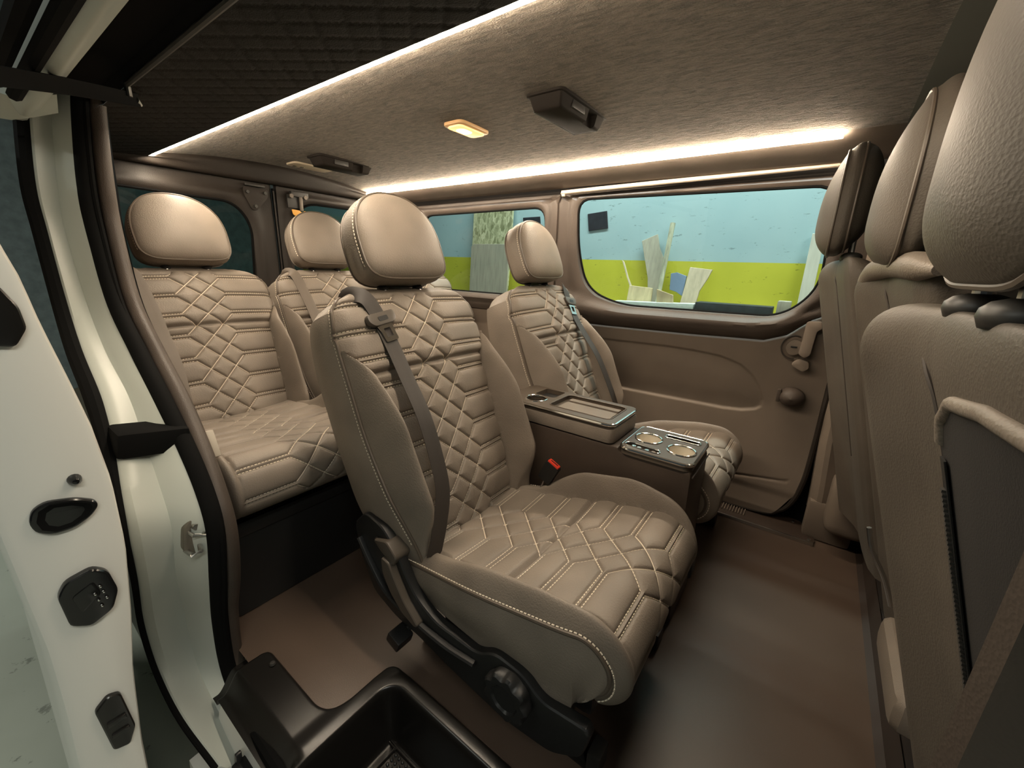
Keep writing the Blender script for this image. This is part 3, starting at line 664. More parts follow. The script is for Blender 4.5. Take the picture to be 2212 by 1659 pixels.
def build_headrest(root_, B, mat, dy=0.0, n0=-0.045, n1=0.038, tilt=0.0, stitch=True, seams=None, posts=True, hw=0.145, name='headrest', wc=0.824, bulge=0.028, up_=0.140, dn=0.110, bback=0.022):
    B = np.array(B); D = np.array([0, dy, 0]); N = 72; OL = headrest_outline(N, hw, up_, dn, wc); c = np.array([0, wc - 0.005])
    def pos(vw, n):
        w = vw[1]; n = n + tilt * (w - wc); return B + w * WH + n * NH + np.array([0, vw[0], 0]) + D
    rows = []
    rad = np.linspace(0.02, 1, 16)
    for r in rad: rows.append([pos(c + (p - c) * r, n1 + bulge * (1 - r ** 3.2) - 0.006 * max(0, r - .9) / .1) for p in OL])
    nf = len(rows)
    for k in np.linspace(0.12, 0.88, 7): rows.append([pos(c + (p - c) * (1 + 0.045 * math.sin(math.pi * k)), n1 - 0.006 + (n0 - n1 + 0.012) * k) for p in OL])
    for r in rad[::-1]: rows.append([pos(c + (p - c) * r, n0 - bback * (1 - r ** 2.6)) for p in OL])
    v, f = loft(rows, True); k = len(rows)
    f.append(tuple(range(N))[::-1]); f.append(tuple((k - 1) * N + j for j in range(N)))
    o = O(name, (v, f), mat, root_, ang=60)
    ed = np.array(rows[nf - 1]); O('piping', tube(ed, 0.0036, 7, closed=True), M_pipe if seams is None else seams, o)
    ed2 = np.array(rows[-16]); O('piping', tube(ed2, 0.0034, 7, closed=True), M_pipe if seams is None else seams, o)
    if stitch:
        pl = np.array([pos(c + (p - c) * 1.012, n1 - 0.016) for p in OL]); cen = pl.mean(0)
        i0 = int(N * 0.30); sel = pl[i0:int(N * 0.62)]
        sel2 = np.r_[pl[int(N * 0.88):], pl[:int(N * 0.20)]]
        def ss(A):
            n = A - cen; n = n - np.outer(n @ NH, NH); return A, n / np.linalg.norm(n, axis=1)[:, None]
        O('edge_stitching', stitches([sel, sel2], ss, 0.0058, 0.0036, 0.0014, 0.0015), M_stitch, o, smooth=False)['kind'] = 'stuff'
    if posts:
        for sgn in (-1, 1):
            O('headrest_post', tube([pos((sgn * 0.065, wc - 0.18), -0.035), pos((sgn * 0.065, wc - 0.06), -0.02)], 0.006, 10), M_steel, root_)
            O('post_collar', lathe([(0.0, -0.004), (0.014, -0.004), (0.017, 0.004), (0.012, 0.010), (0, 0.010)], pos((sgn * 0.065, wc - 0.118), -0.035), 'z', 14), M_black, root_)
    return o
class Cushion:
    def __init__(s, x0=-0.79, z0=0.291, slope=0.192, nose=(-0.235, 0.315), r=0.09, raise_=0.0):
        a = math.atan(slope); s.dir = np.array([math.cos(a), math.sin(a)]); s.nrm = np.array([-math.sin(a), math.cos(a)])
        s.c = np.array(nose) + np.array([0, raise_]); s.r = r; s.a0 = math.pi / 2 + a
        tp = s.c + r * s.nrm; s.L = (tp[0] - x0) / s.dir[0]; s.o = tp - s.dir * s.L
        s.x0 = x0; s.u0 = 0.07  # u is measured from the visible back edge
        s.lev = [q + s.u0 for q in (-0.255, -0.17, -0.078, 0.017, 0.115, 0.206, 0.291, 0.372, 0.456, 0.549, 0.640, 0.730, 0.82)]
        s.lines = quilt_lines(s.lev, 0.088, 0.083, 0.0125, lambda u: float(s.vi(np.array([u]))[0]) - 0.004, 0.01, s.L + 0.20)
        s.segs = [(q[0], q[1]) for q in s.lines]; s.crease = 0.282 + s.u0
    def V(s, u): return 0.246 + 0.016 * sst(0, 0.35, u) - 0.012 * sst(s.L - 0.06, s.L + 0.12, u)
    def vi(s, u): return 0.196 + 0.024 * np.clip(u / 0.5, 0, 1)
    def spine(s, u):
        u = np.asarray(u, float); fl = u <= s.L; a = s.a0 - np.clip((u - s.L) / s.r, 0, 3.4)
        x = np.where(fl, s.o[0] + s.dir[0] * u, s.c[0] + s.r * np.cos(a)); z = np.where(fl, s.o[1] + s.dir[1] * u, s.c[1] + s.r * np.sin(a))
        nx = np.where(fl, s.nrm[0], np.cos(a)); nz = np.where(fl, s.nrm[1], np.sin(a)); return x, z, nx, nz
    def h(s, v, u):
        V = s.V(u); vi = s.vi(u); av = np.abs(v); q = np.clip((av - vi) / (V - vi), 0, 1)
        ridge = np.where(q < 0.5, np.sin(math.pi / 2 * q / 0.5) ** 0.9, np.cos(math.pi / 2 * (q - 0.5) / 0.5))
        A = np.where(v > 0, 0.072, 0.030) * sst(0.12, 0.34, u) * sst(s.L + 0.14, s.L - 0.10, u) + 0.004
        hh = A * ridge - (0.022 + 0.012 * sst(s.L, s.L + .1, u)) * q ** 3
        hh = hh - 0.006 * np.exp(-((av - vi) / 0.0045) ** 2) * sst(s.L + 0.13, s.L + 0.05, u)
        inq = sst(0.004, -0.006, av - vi); d = seg_dist(v, u, s.segs)
        hh = hh + groove(d, 0.0046, 0.0034, 0.0040) * inq - 0.011 * np.exp(-((u - s.crease) / 0.008) ** 2) * inq
        hh = hh + 0.006 * np.exp(-((u - s.crease - 0.06) / 0.05) ** 2) * inq - 0.010 * (1 - (v / 0.22) ** 2) * inq * sst(s.L + .1, s.L - .2, u)
        return hh
    def P(s, v, u):
        x, z, nx, nz = s.spine(u); h = s.h(v, u); return np.stack([x + nx * h, v + 0 * x, z + nz * h], -1)
def build_cushion(root_, cu, mat, dy=0.0, zbot=0.20, stitch=True, res=(240, 360)):
    D = np.array([0, dy, 0]); nv, nu = res; umax = cu.L + cu.r * 2.9
    u = np.linspace(0.0, umax, nu); s_ = np.linspace(-1, 1, nv); U, S_ = np.meshgrid(u, s_, indexing='ij'); Vv = S_ * cu.V(u)[:, None]
    P = cu.P(Vv, U)
    o = O('cushion', (P.reshape(-1, 3) + D, gridf(nu, nv, flip=True)), mat, root_)
    if stitch:
        sf0 = num_surf(lambda v, uu: cu.P(v, uu)); sf = lambda A: (lambda p, n: (p, -n))(*sf0(A))
        vf = stitches(cu.lines, sf, 0.0058, 0.0030, 0.0014); O('quilt_stitching', (vf[0] + D, vf[1]), M_stitch, o, smooth=False)['kind'] = 'stuff'
    for sd, sg in ((0, -1), (-1, 1)):
        E_ = P[::3, sd]; rr = []
        cx = np.array([cu.c[0], cu.c[1]]);
        for p in E_:
            zb = np.interp(p[0], [-0.85 + 0.0, -0.25], [zbot + 0.015, zbot]); xb = min(p[0], cu.c[0] - 0.01); zb = min(zb, max(p[2], zbot)) if p[0] < cu.c[0] else zbot + 0.01
            rr.append([(p[0] + (xb - p[0]) * k, p[1] + sg * 0.010 * math.sin(math.pi * min(1, k * 1.2)) * (1 if k < .84 else 0.0), p[2] + (zb - p[2]) * k) for k in np.linspace(0, 1, 8)])
        rr = np.array(rr) + D
        sp = O('side_panel', loft(list(rr), flip=(sg == -1)), mat, root_)
        O('piping', tube(P[::3, sd] + D + np.array([0, sg * 0.001, 0]), 0.0042, 7), M_pipe, sp)
        if stitch:
            ed = P[6:-6:3, sd] + D; nx = np.gradient(ed, axis=0); nx /= np.linalg.norm(nx, axis=1)[:, None]; inn = np.cross(nx, np.array([0, 1.0, 0])); pl = ed + inn * 0.011 + np.array([0, sg * 0.0030, 0])
            def ss(A, sg=sg): return A, np.tile(np.array([0, sg, 0.0]), (len(A), 1))
            O('edge_stitching', stitches([pl], ss, 0.0058, 0.0034, 0.0013), M_stitch, sp, smooth=False)['kind'] = 'stuff'
    return o
M_tong = plain('brown_grey_tongue_plastic', (0.075, 0.063, 0.052), 0.4)
def belt(root_, bk, path, dy=0.0, tongue=0.60, mat=None):
    """path of (v, w, n) on the backrest"""
    D = np.array([0, dy, 0]); Q = smooth_pts([bk.B + w * WH + n * NH + np.array([0, v, 0]) for v, w, n in path], 60) + D
    T = np.gradient(Q, axis=0); side = np.cross(T, NH)
    b = O('belt_webbing', ribbon(Q, side, 0.046, 0.0016), mat or M_web, root_)
    i = int(np.argmin(np.abs((Q - D - bk.B) @ WH - tongue))); c = Q[i]; t = T[i] / np.linalg.norm(T[i]); t = -t if t[2] > 0 else t
    sd = np.cross(NH, t); sd /= np.linalg.norm(sd); n_ = np.cross(t, sd); n_ = n_ if n_ @ NH > 0 else -n_
    fn = lambda a, bb, d: tuple(c + sd * a * 1.25 + t * bb * 1.25 + n_ * d * 1.15)
    tg = O('belt_tongue', prism(roundpoly([(-0.034, -0.010), (0.034, -0.010), (0.036, 0.006), (0.026, 0.018), (-0.026, 0.018), (-0.036, 0.006)], 0.006, 3), fn, -0.003, 0.013, 0.004), M_tong if mat is None else mat, b)
    O('tongue_slot', prism(rrect(-0.012, 0.012, 0.0, 0.010, 0.002, 2), fn, 0.0125, 0.0138, 0.0), M_black, b)
    out = roundpoly([(-0.020, 0.016), (0.020, 0.016), (0.0165, 0.030), (0.0165, 0.056), (-0.0165, 0.056), (-0.0165, 0.030)], 0.003, 2)
    # plate with an oblong hole: a ring
    I = resample_closed(roundpoly([(-0.0085, 0.026), (0.0085, 0.026), (0.0085, 0.046), (-0.0085, 0.046)], 0.002, 2), 40); Oo = resample_closed(out, 40)
    ca = I.mean(0); I = I[np.argsort(np.arctan2(*(I - ca).T))]; Oo = Oo[np.argsort(np.arctan2(*(Oo - ca).T))]
    rows = [[fn(a, bb, d) for a, bb in L] for L, d in ((I, 0.005), (I, 0.008), (Oo, 0.008), (Oo, 0.005), (I, 0.005))]
    O('tongue_plate', loft(rows, True), M_chrome, b)
    return b
def buckle(root_, p, dirv, mat=M_black):
    p = np.array(p); t = np.array(dirv, float); t /= np.linalg.norm(t); sd = np.cross(t, (0, 1.0, 0)); sd /= np.linalg.norm(sd); n_ = np.cross(sd, t)
    fn = lambda a, bb, d: tuple(p + sd * a + t * bb + n_ * d)
    b = O('belt_buckle', prism(roundpoly([(-0.024, -0.07), (0.024, -0.07), (0.026, 0.0), (-0.026, 0.0)], 0.006, 3), fn, -0.011, 0.011, 0.004), mat, root_)
    O('release_button', prism(roundpoly([(-0.021, -0.004), (0.021, -0.004), (0.021, 0.0055), (-0.021, 0.0055)], 0.003, 2), fn, -0.0085, 0.0085, 0.002), M_red, b, label='red release button')
    O('buckle_slot', prism([(-0.014, 0.0052), (0.014, 0.0052), (0.014, 0.0062), (-0.014, 0.0062)], fn, -0.002, 0.002), M_black, b)
    O('buckle_stalk', tube([p - t * 0.065, p - t * 0.13 + np.array([0, 0, -0.02])], 0.010, 8, flat=0.4), M_steel, b)
    return b

M_hand = plain('brown_satin_handle', (0.085, 0.070, 0.056), 0.32)
# ---- second row: two single seats
X0 = -0.45
def middle_seat(label):
    r = thing('passenger_seat', (X0, 0.825, 0), label, 'seat', 'single seats either side of the console')
    dy = 0.825; bk = Back(); cu = Cushion()
    build_backrest(r, bk, M_lea, dy); build_headrest(r, bk.B, M_lea, dy); build_cushion(r, cu, M_lea, dy)
    belt(r, bk, [(-0.196, 0.620, -0.075), (-0.195, 0.658, -0.052), (-0.190, 0.682, -0.020), (-0.174, 0.678, 0.004), (-0.157, 0.656, 0.014), (-0.143, 0.60, 0.020), (-0.139, 0.51, 0.038), (-0.142, 0.433, 0.058), (-0.147, 0.33, 0.086), (-0.153, 0.228, 0.096), (-0.165, 0.131, 0.098), (-0.195, 0.050, 0.085), (-0.22, -0.02, 0.06)], dy, 0.612)
    buckle(r, (-0.592, dy + 0.228, 0.428), (0.42, 0.05, 0.90))
    # black plastic side valance on the outer side
    y0, y1 = dy - 0.282, dy - 0.255
    vp = roundpoly([(-0.915, 0.345), (-0.892, 0.25), (-0.842, 0.160), (-0.755, 0.128), (-0.65, 0.118), (-0.57, 0.100), (-0.39, 0.075), (-0.27, 0.088), (-0.205, 0.135), (-0.190, 0.215), (-0.250, 0.208), (-0.300, 0.202), (-0.345, 0.236), (-0.42, 0.240), (-0.470, 0.205), (-0.60, 0.205), (-0.665, 0.235), (-0.700, 0.275), (-0.735, 0.335), (-0.79, 0.385), (-0.86, 0.40)], 0.022, 4)
    va = O('side_valance', prism(vp, lambda a, b, d: (a, d, b), y0, y1, 0.008, 3), M_black, r, label='black plastic side cover')
    O('valance_ridge', tube(smooth_pts([(-0.885, y0 - 0.002, 0.315), (-0.83, y0 - 0.004, 0.25), (-0.77, y0 - 0.005, 0.20), (-0.66, y0 - 0.005, 0.178), (-0.56, y0 - 0.005, 0.172), (-0.47, y0 - 0.002, 0.178)], 30), 0.011, 8, flat=0.6), M_black, va)
    hd_ = roundpoly([(-0.775, 0.318), (-0.745, 0.312), (-0.722, 0.272), (-0.690, 0.225), (-0.640, 0.182), (-0.652, 0.170), (-0.70, 0.186), (-0.745, 0.225), (-0.772, 0.27)], 0.012, 4)
    O('recliner_handle', prism(hd_, lambda a, b, d: (a, d, b), y0 - 0.020, y0 + 0.004, 0.006, 3), M_hand, r, label='dark curved recliner handle')
    cp = [(-0.815, 0.345), (-0.760, 0.362), (-0.722, 0.330), (-0.735, 0.300), (-0.785, 0.322)]
    O('handle_cap', prism(roundpoly(cp, 0.010, 3), lambda a, b, d: (a, d, b), y0 - 0.012, y1 + 0.01, 0.006, 3), M_hand, r)
    kr = []
    a = np.linspace(0, 2 * math.pi, 60, endpoint=False)
    for rr_, yy, sc in ((0.052, y0 + 0.003, 0), (0.054, y0 - 0.008, 0.05), (0.052, y0 - 0.022, 0.09), (0.047, y0 - 0.027, 0.09), (0.033, y0 - 0.027, 0.03), (0.030, y0 - 0.022, 0), (0.012, y0 - 0.021, 0), (0.001, y0 - 0.021, 0)):
        kr.append([(-0.372 + rr_ * (1 + sc * math.cos(9 * t)) * math.cos(t), yy, 0.175 + rr_ * (1 + sc * math.cos(9 * t)) * math.sin(t)) for t in a])
    O('adjuster_knob', loft(kr, True), M_black, r, label='scalloped black adjuster knob')
    O('rail_lever', rbox((-0.728, dy - 0.29, 0.085), (0.045, 0.05, 0.034), 0.004, rot=Matrix.Rotation(R_(20), 3, 'Y')), M_black, r)
    O('lever_stem', tube([(-0.72, dy - 0.27, 0.10), (-0.70, dy - 0.20, 0.13)], 0.008, 8), M_black, r)
    # base
    M_base = plain('dark_brown_base_panel', (0.030, 0.022, 0.017), 0.6, bumps=(300, 0.2)) if 'dark_brown_base_panel' not in bpy.data.materials else bpy.data.materials['dark_brown_base_panel']
    O('seat_pan', rbox((-0.50, dy, 0.205), (0.58, 0.47, 0.06), 0.02), M_black, r)
    O('pedestal', rbox((-0.465, dy, 0.09), (0.34, 0.44, 0.18), 0.012), M_base, r)
    for sx in (-1, 1):
        O('floor_rail', rbox((-0.47, dy + sx * 0.19, 0.012), (0.52, 0.045, 0.024), 0.005), M_black, r)
        O('rail_end', rbox((-0.205, dy + sx * 0.19, 0.030), (0.03, 0.05, 0.055), 0.006), M_dkgrey, r)
    O('lower_frame', rbox((-0.78, dy, 0.215), (0.10, 0.46, 0.10), 0.02), M_black, r)
    return r
seat_near = middle_seat('taupe quilted single seat in front, nearest the open doorway')
seat_far = mirror_tree(seat_near, (X0, 1.570, 0), 'taupe quilted single seat beyond the console, under the side windows')

# ---- rear row: three seats
XR = -1.40
def rear_seat():
    dy = 0.575
    r = thing('rear_seat', (XR, dy, 0), 'quilted rear seat nearest the door pillar, dark window behind its headrest', 'seat', 'three rear row seats')
    bk = Back((-1.68, 0, 0.345)); cu = Cushion(-1.74, 0.39, 0.10, (-1.185, 0.445 - 0.085), 0.085, 0.075)
    build_backrest(r, bk, M_lea, dy, res=(190, 250)); build_headrest(r, bk.B, M_lea, dy); build_cushion(r, cu, M_lea, dy, zbot=0.27, res=(190, 270))
    belt(r, bk, [(-0.198, 0.620, -0.075), (-0.197, 0.658, -0.052), (-0.194, 0.682, -0.020), (-0.184, 0.678, 0.004), (-0.175, 0.656, 0.014), (-0.166, 0.60, 0.020), (-0.160, 0.51, 0.036), (-0.158, 0.433, 0.050), (-0.157, 0.33, 0.080), (-0.163, 0.228, 0.096), (-0.175, 0.131, 0.098), (-0.205, 0.050, 0.085), (-0.23, -0.02, 0.06)], dy, 0.628, M_webL)
    buckle(r, (-1.50, dy + 0.245, 0.505), (0.42, 0.05, 0.90))
    O('plinth', rbox((-1.46, dy, 0.14), (0.50, 0.50, 0.28), 0.015), M_black, r)
    O('seat_pan', rbox((-1.45, dy, 0.285), (0.50, 0.47, 0.05), 0.015), M_black, r)
    O('side_knob', lathe([(0, -0.27), (0.010, -0.27), (0.012, -0.255), (0.012, -0.24)], (-1.20, dy, 0.25), 'y', 12), M_dkgrey, r)
    return r
rs = rear_seat()
copy_tree(rs, (XR, 1.132, 0), 'quilted rear seat in the middle of the back row, below the orange tag')
copy_tree(rs, (XR, 1.680, 0), 'rear seat mostly hidden behind the front single seat, beside the rear side window')
# ------------------------------------------------------------------ front row, seen from behind
def front_seat(label, yc, hw, ztop, xe, zref, k, hr_up=0.15, hr_B=None, pocket=True, base=True, hr_wc=0.832, hr_hw=0.14, collars=True):
    r = thing('front_seat', (xe + 0.28, yc, 0.0), label, 'seat', 'three cab seats seen from behind')
    prof = [(0.0, 0.040), (0.06, 0.038), (0.10, 0.030), (0.14, 0.016), (0.175, 0.002), (0.205, -0.010), (0.225, -0.008), (0.238, 0.006), (0.244, 0.03), (0.244, 0.07), (0.238, 0.11), (0.22, 0.14), (0.15, 0.15), (0.0, 0.145)]
    near = [(0.06, 0.042), (0.12, 0.046), (0.18, 0.052), (0.225, 0.066), (0.240, 0.09), (0.238, 0.115), (0.22, 0.14), (0.15, 0.15)]
    full = prof + [(-v, d) for v, d in near[::-1]]
    full = np.array(full); full = resample_closed(full, 96); rows = []
    zs = np.r_[np.linspace(0.22, ztop - 0.075, 40), ztop - 0.075 + 0.075 * np.sin(np.linspace(0, math.pi / 2, 14)[1:])]
    for z in zs:
        t = max(0.0, (z - (ztop - 0.075)) / 0.075); s = math.sqrt(max(0.0, 1 - t ** 2)); sv = 1 - 0.24 * (1 - s) - 0.06 * sst(ztop - 0.02, ztop - 0.2, z) * 0
        sx = 0.12 + 0.88 * s; x0 = xe + k * (zref - z)
        rows.append([(x0 + 0.065 + (d - 0.065) * sx, yc + v / 0.244 * hw * sv, z) for v, d in full])
    v, f = loft(rows, True); n = len(full); f.append(tuple((len(rows) - 1) * n + j for j in range(n)))
    bk = O('backrest', (v, f), M_leaF, r, ang=70)
    def srf(vv, z, off=0.0):
        i = np.interp(abs(vv), [p[0] for p in prof[:9]], [p[1] for p in prof[:9]]) if vv > 0 else np.interp(-vv, [0, 0.06, 0.12, 0.18, 0.225], [0.040, 0.042, 0.046, 0.052, 0.066]); return (xe + k * (zref - z) + i - off, yc + vv / 0.244 * hw, z)
    pts = [srf(a, ztop + b, 0.0005) for a, b in ((0.030, -0.60), (0.030, -0.45), (0.030, -0.30), (0.031, -0.20), (0.035, -0.13), (0.048, -0.085), (0.066, -0.060))] + [srf(0.10, ztop - 0.036, -0.010), srf(0.13, ztop - 0.022, -0.020)]
    O('seam', tube(smooth_pts(pts, 60), 0.0022, 6), M_seam, bk)
    if pocket:
        zt = ztop - 0.125; zb = 0.30
        ptop = lambda vv: ztop - float(np.interp(vv, [-0.19, -0.10, -0.02, 0.02, 0.027], [0.060, 0.062, 0.074, 0.10, 0.12]))
        pv = np.linspace(-0.19, 0.027, 20)
        rr = [[srf(vv, zb + (ptop(vv) - zb) * t, 0.003) for vv in pv] for t in np.linspace(0, 1, 30)]
        pk = O('pocket', loft(rr, flip=True), plain('black_pocket_cloth', (0.012, 0.010, 0.009), 0.85, bumps=(500, 0.4)) if 'black_pocket_cloth' not in bpy.data.materials else bpy.data.materials['black_pocket_cloth'], r, label='black cloth rear panel')
        O('pocket_hem', tube(smooth_pts([srf(vv, ptop(vv) + 0.002, 0.001) for vv in pv], 50), 0.0065, 12), M_lea, pk)
        zp = [srf(0.012, z, 0.0055) for z in np.linspace(zb, zt - 0.005, 40)]
        O('zip_tape', ribbon(np.array(zp), (0, 1, 0), 0.016, 0.002), M_black, pk)
        V = []
        for z in np.arange(zb + 0.01, zt - 0.03, 0.0045): V.append(rbox(srf(0.012, z, 0.008), (0.003, 0.007, 0.0026), 0))
        O('zip_teeth', join(*V), M_dkgrey, pk, smooth=False)['kind'] = 'stuff'
    if hr_B is not None:
        h = build_headrest(r, hr_B, M_leaF, yc, -0.015, 0.030, 0.41, stitch=False, posts=False, hw=hr_hw, up_=hr_up, bulge=0.05, wc=hr_wc, bback=0.045, seams=M_pipe)
        for sg in (-1, 1):
            px = xe + k * (zref - ztop) + 0.075
            O('headrest_post', tube([(px, yc + sg * 0.058, ztop - 0.03), (px - 0.005, yc + sg * 0.058, ztop + 0.10)], 0.0065, 10), M_steel, r)
            if collars: O('post_collar', lathe([(0.0, -0.006), (0.022, -0.006), (0.025, 0.002), (0.024, 0.008), (0.019, 0.013), (0.010, 0.016), (0, 0.016)], (px, yc + sg * 0.058, ztop - 0.0005), 'z', 28), M_dkgrey, r, ang=70)
    if base:
        O('seat_base', rbox((xe + 0.53, yc, 0.26), (0.42, hw * 1.8, 0.36), 0.05, seg=3), M_black, r)
    return r, srf
def hrB(x, z, wc=0.832, n=-0.020):
    # frame origin so that the rear face of the headrest bottom sits at (x, z)
    w = wc - 0.10; nn = n + 0.41 * (w - wc); p = w * WH + nn * NH; return (x - p[0], 0, z - p[2])
fs1, s1 = front_seat('cab seat closest to the camera, grained leather back cut by the right picture edge', 0.50, 0.245, 1.005, 0.054, 0.96, 0.31, 0.19, hrB(0.092, 1.036))
fs2, s2 = front_seat('middle cab seat, squeezed between the nearest and the farthest headrest', 1.06, 0.215, 1.062, 0.062, 1.0, 0.28, 0.15, hrB(0.075, 1.06), pocket=False)
O('shoulder_roll', tube(smooth_pts([(0.150, 1.240, 0.78), (0.102, 1.256, 0.90), (0.080, 1.258, 0.98), (0.076, 1.245, 1.022), (0.078, 1.20, 1.044), (0.085, 1.12, 1.054), (0.095, 1.02, 1.056), (0.105, 0.91, 1.052), (0.118, 0.81, 1.045)], 60), np.interp(np.linspace(0, 1, 60), [0, .3, .9, 1], [.006, .022, .022, .008]), 14), M_lea, fs2)
O('base_cover', rbox((0.315, 1.0, 0.268), (0.15, 0.26, 0.085), 0.03, seg=3), M_panel, fs2)
O('release_cable', tube(smooth_pts([(0.181, 1.15, 0.486), (0.198, 1.15, 0.432), (0.231, 1.15, 0.374), (0.256, 1.15, 0.311)], 16), 0.005, 8), M_steel, fs2)
fs3, s3 = front_seat('farthest cab seat, its headrest in front of the side window edge', 1.60, 0.215, 1.085, -0.020, 1.03, 0.27, 0.15, hrB(-0.022, 1.10), pocket=False)

# ------------------------------------------------------------------ centre console
def cut(vf, cutters):
    me = bpy.data.meshes.new('tmp'); me.from_pydata(np.asarray(vf[0]).tolist(), [], vf[1]); o = bpy.data.objects.new('tmp', me); C.objects.link(o); cs = []
    for c in cutters:
        m2 = bpy.data.meshes.new('tmpc'); m2.from_pydata(np.asarray(c[0]).tolist(), [], c[1]); bmx = bmesh.new(); bmx.from_mesh(m2); bmesh.ops.recalc_face_normals(bmx, faces=bmx.faces[:]); bmx.to_mesh(m2); bmx.free()
        oc = bpy.data.objects.new('tmpc', m2); C.objects.link(oc); cs.append(oc)
        md = o.modifiers.new('b', 'BOOLEAN'); md.operation = 'DIFFERENCE'; md.solver = 'EXACT'; md.object = oc
    bpy.context.view_layer.update(); dg = bpy.context.evaluated_depsgraph_get(); ev = o.evaluated_get(dg); m = ev.to_mesh()
    v = np.array([tuple(x.co) for x in m.vertices]); f = [tuple(p.vertices) for p in m.polygons]; ev.to_mesh_clear()
    for q in [o] + cs: bpy.data.objects.remove(q)
    return v, f
con = thing('console', (-0.55, 1.19, 0), 'brown console between the two single seats with chrome-edged trays', 'console')
XYZ = lambda a, b, d: (a, b, d)
bp_ = roundpoly([(-0.95, 0.012), (-0.95, 0.525), (-0.408, 0.525), (-0.400, 0.512), (-0.197, 0.512), (-0.190, 0.012)], [.005, .02, .004, .004, .012, .005], 3)
M_con = leather('dark_brown_console_leather', (0.060, 0.044, 0.034), 0.5, 350, 0.2)

lid = O('lid', prism(rrect(-0.845, -0.424, 1.098, 1.302, 0.022, 4), XYZ, 0.528, 0.574, 0.006), M_lea, con)
M_deck = plain('brown_console_deck', (0.085, 0.066, 0.050), 0.38, bumps=(500, 0.12))
up_out = rrect(-0.840, -0.428, 1.098, 1.302, 0.022, 5)
trayp = rrect(-0.672, -0.452, 1.130, 1.276, 0.018, 4)
cupc = lambda c, r: [(c[0] + r * math.cos(t), c[1] + r * math.sin(t)) for t in np.linspace(0, 2 * math.pi, 28, endpoint=False)]
deck = cut(prism(up_out, XYZ, 0.5745, 0.592), [prism(trayp, XYZ, 0.578, 0.62), prism(cupc((-0.738, 1.160), 0.036), XYZ, 0.5755, 0.62), prism(rrect(-0.775, -0.695, 1.205, 1.290, 0.008, 3), XYZ, 0.5755, 0.62)])
dk_ = O('upper_deck', deck, M_deck, con, ang=30)
def rim(poly, z, r, n=80): return tube([(a, b, z) for a, b in resample_closed(poly, n)], r, 8, closed=True)
O('chrome_edge', rim(up_out, 0.5865, 0.0052), M_chrome, dk_, label='chrome edge')
O('tray_rim', rim(trayp, 0.592, 0.0025), M_deck, dk_)
O('tray_mat', prism(rrect(-0.655, -0.470, 1.140, 1.235, 0.006, 3), XYZ, 0.578, 0.5805), M_lea, dk_)
O('tray_step', prism(rrect(-0.655, -0.470, 1.242, 1.268, 0.004, 3), XYZ, 0.578, 0.584), M_lea, dk_)
O('cup_ring', rim(cupc((-0.738, 1.160), 0.037), 0.592, 0.0035, 40), M_chrome, dk_)
O('cup_floor', lathe([(0, 0.576), (0.034, 0.576), (0.034, 0.5768)], (-0.738, 1.160, 0), 'z', 24), M_black, dk_)
O('bin_floor', prism(rrect(-0.772, -0.698, 1.208, 1.287, 0.006, 3), XYZ, 0.5756, 0.577), M_black, dk_)
low_out = rrect(-0.402, -0.198, 1.096, 1.304, 0.024, 5)
slotp = roundpoly([(-0.316, 1.248), (-0.212, 1.248), (-0.212, 1.272), (-0.316, 1.272)], 0.011, 4)
panp = roundpoly([(-0.392, 1.112), (-0.300, 1.106), (-0.288, 1.118), (-0.296, 1.134), (-0.378, 1.142), (-0.394, 1.130)], 0.008, 3)
C1_, C2_ = (-0.350, 1.203), (-0.246, 1.176)
ld = cut(prism(low_out, XYZ, 0.5125, 0.536), [prism(cupc(C1_, 0.0385), XYZ, 0.476, 0.56), prism(cupc(C2_, 0.0385), XYZ, 0.476, 0.56), prism(slotp, XYZ, 0.50, 0.56), prism(panp, XYZ, 0.526, 0.56)])
dl_ = O('lower_deck', ld, M_deck, con, ang=30)
O('body', cut(prism(bp_, lambda a, b, d: (a, d, b), 1.100, 1.300, 0.006), [prism(cupc(C1_, 0.0385), XYZ, 0.476, 0.56), prism(cupc(C2_, 0.0385), XYZ, 0.476, 0.56), prism(slotp, XYZ, 0.50, 0.56)]), M_con, con, ang=30)
O('chrome_edge', rim(low_out, 0.531, 0.0055), M_chrome, dl_, label='chrome edge')
M_cup = plain('cream_cup_liner', (0.74, 0.68, 0.57), 0.35, 0.0)
for c in (C1_, C2_):
    O('cup_liner', (lambda vf: vf)(loft([[(c[0] + rr * math.cos(t), c[1] + rr * math.sin(t), z) for t in np.linspace(0, 2 * math.pi, 32, endpoint=False)] for rr, z in ((0.0375, 0.536), (0.0372, 0.50), (0.036, 0.482), (0.030, 0.479), (0.001, 0.479))], True)), M_cup, dl_)
    O('cup_ring', rim(cupc(c, 0.0392), 0.5365, 0.0034, 44), M_chrome, dl_)
O('slot_rim', rim(slotp, 0.5365, 0.0026, 50), M_chrome, dl_)
O('socket_rim', rim(panp, 0.5365, 0.0024, 60), M_chrome, dl_)
sp_ = O('socket_panel', prism(roundpoly([(-0.386, 1.116), (-0.302, 1.111), (-0.294, 1.119), (-0.300, 1.130), (-0.376, 1.137), (-0.388, 1.128)], 0.006, 3), XYZ, 0.526, 0.529), M_black, dl_)
for x_, y_, m_ in ((-0.368, 1.127, M_chrome), (-0.352, 1.124, M_steel), (-0.328, 1.121, M_chrome), (-0.308, 1.120, M_panel)):
    O('switch', lathe([(0, 0.5345), (0.006, 0.5345), (0.0075, 0.532), (0.0075, 0.528)], (x_, y_, 0), 'z', 14), m_, sp_)
O('front_panel_seam', tube([(-0.192, 1.10, 0.50), (-0.192, 1.30, 0.50)], 0.002, 6), M_seam, con)

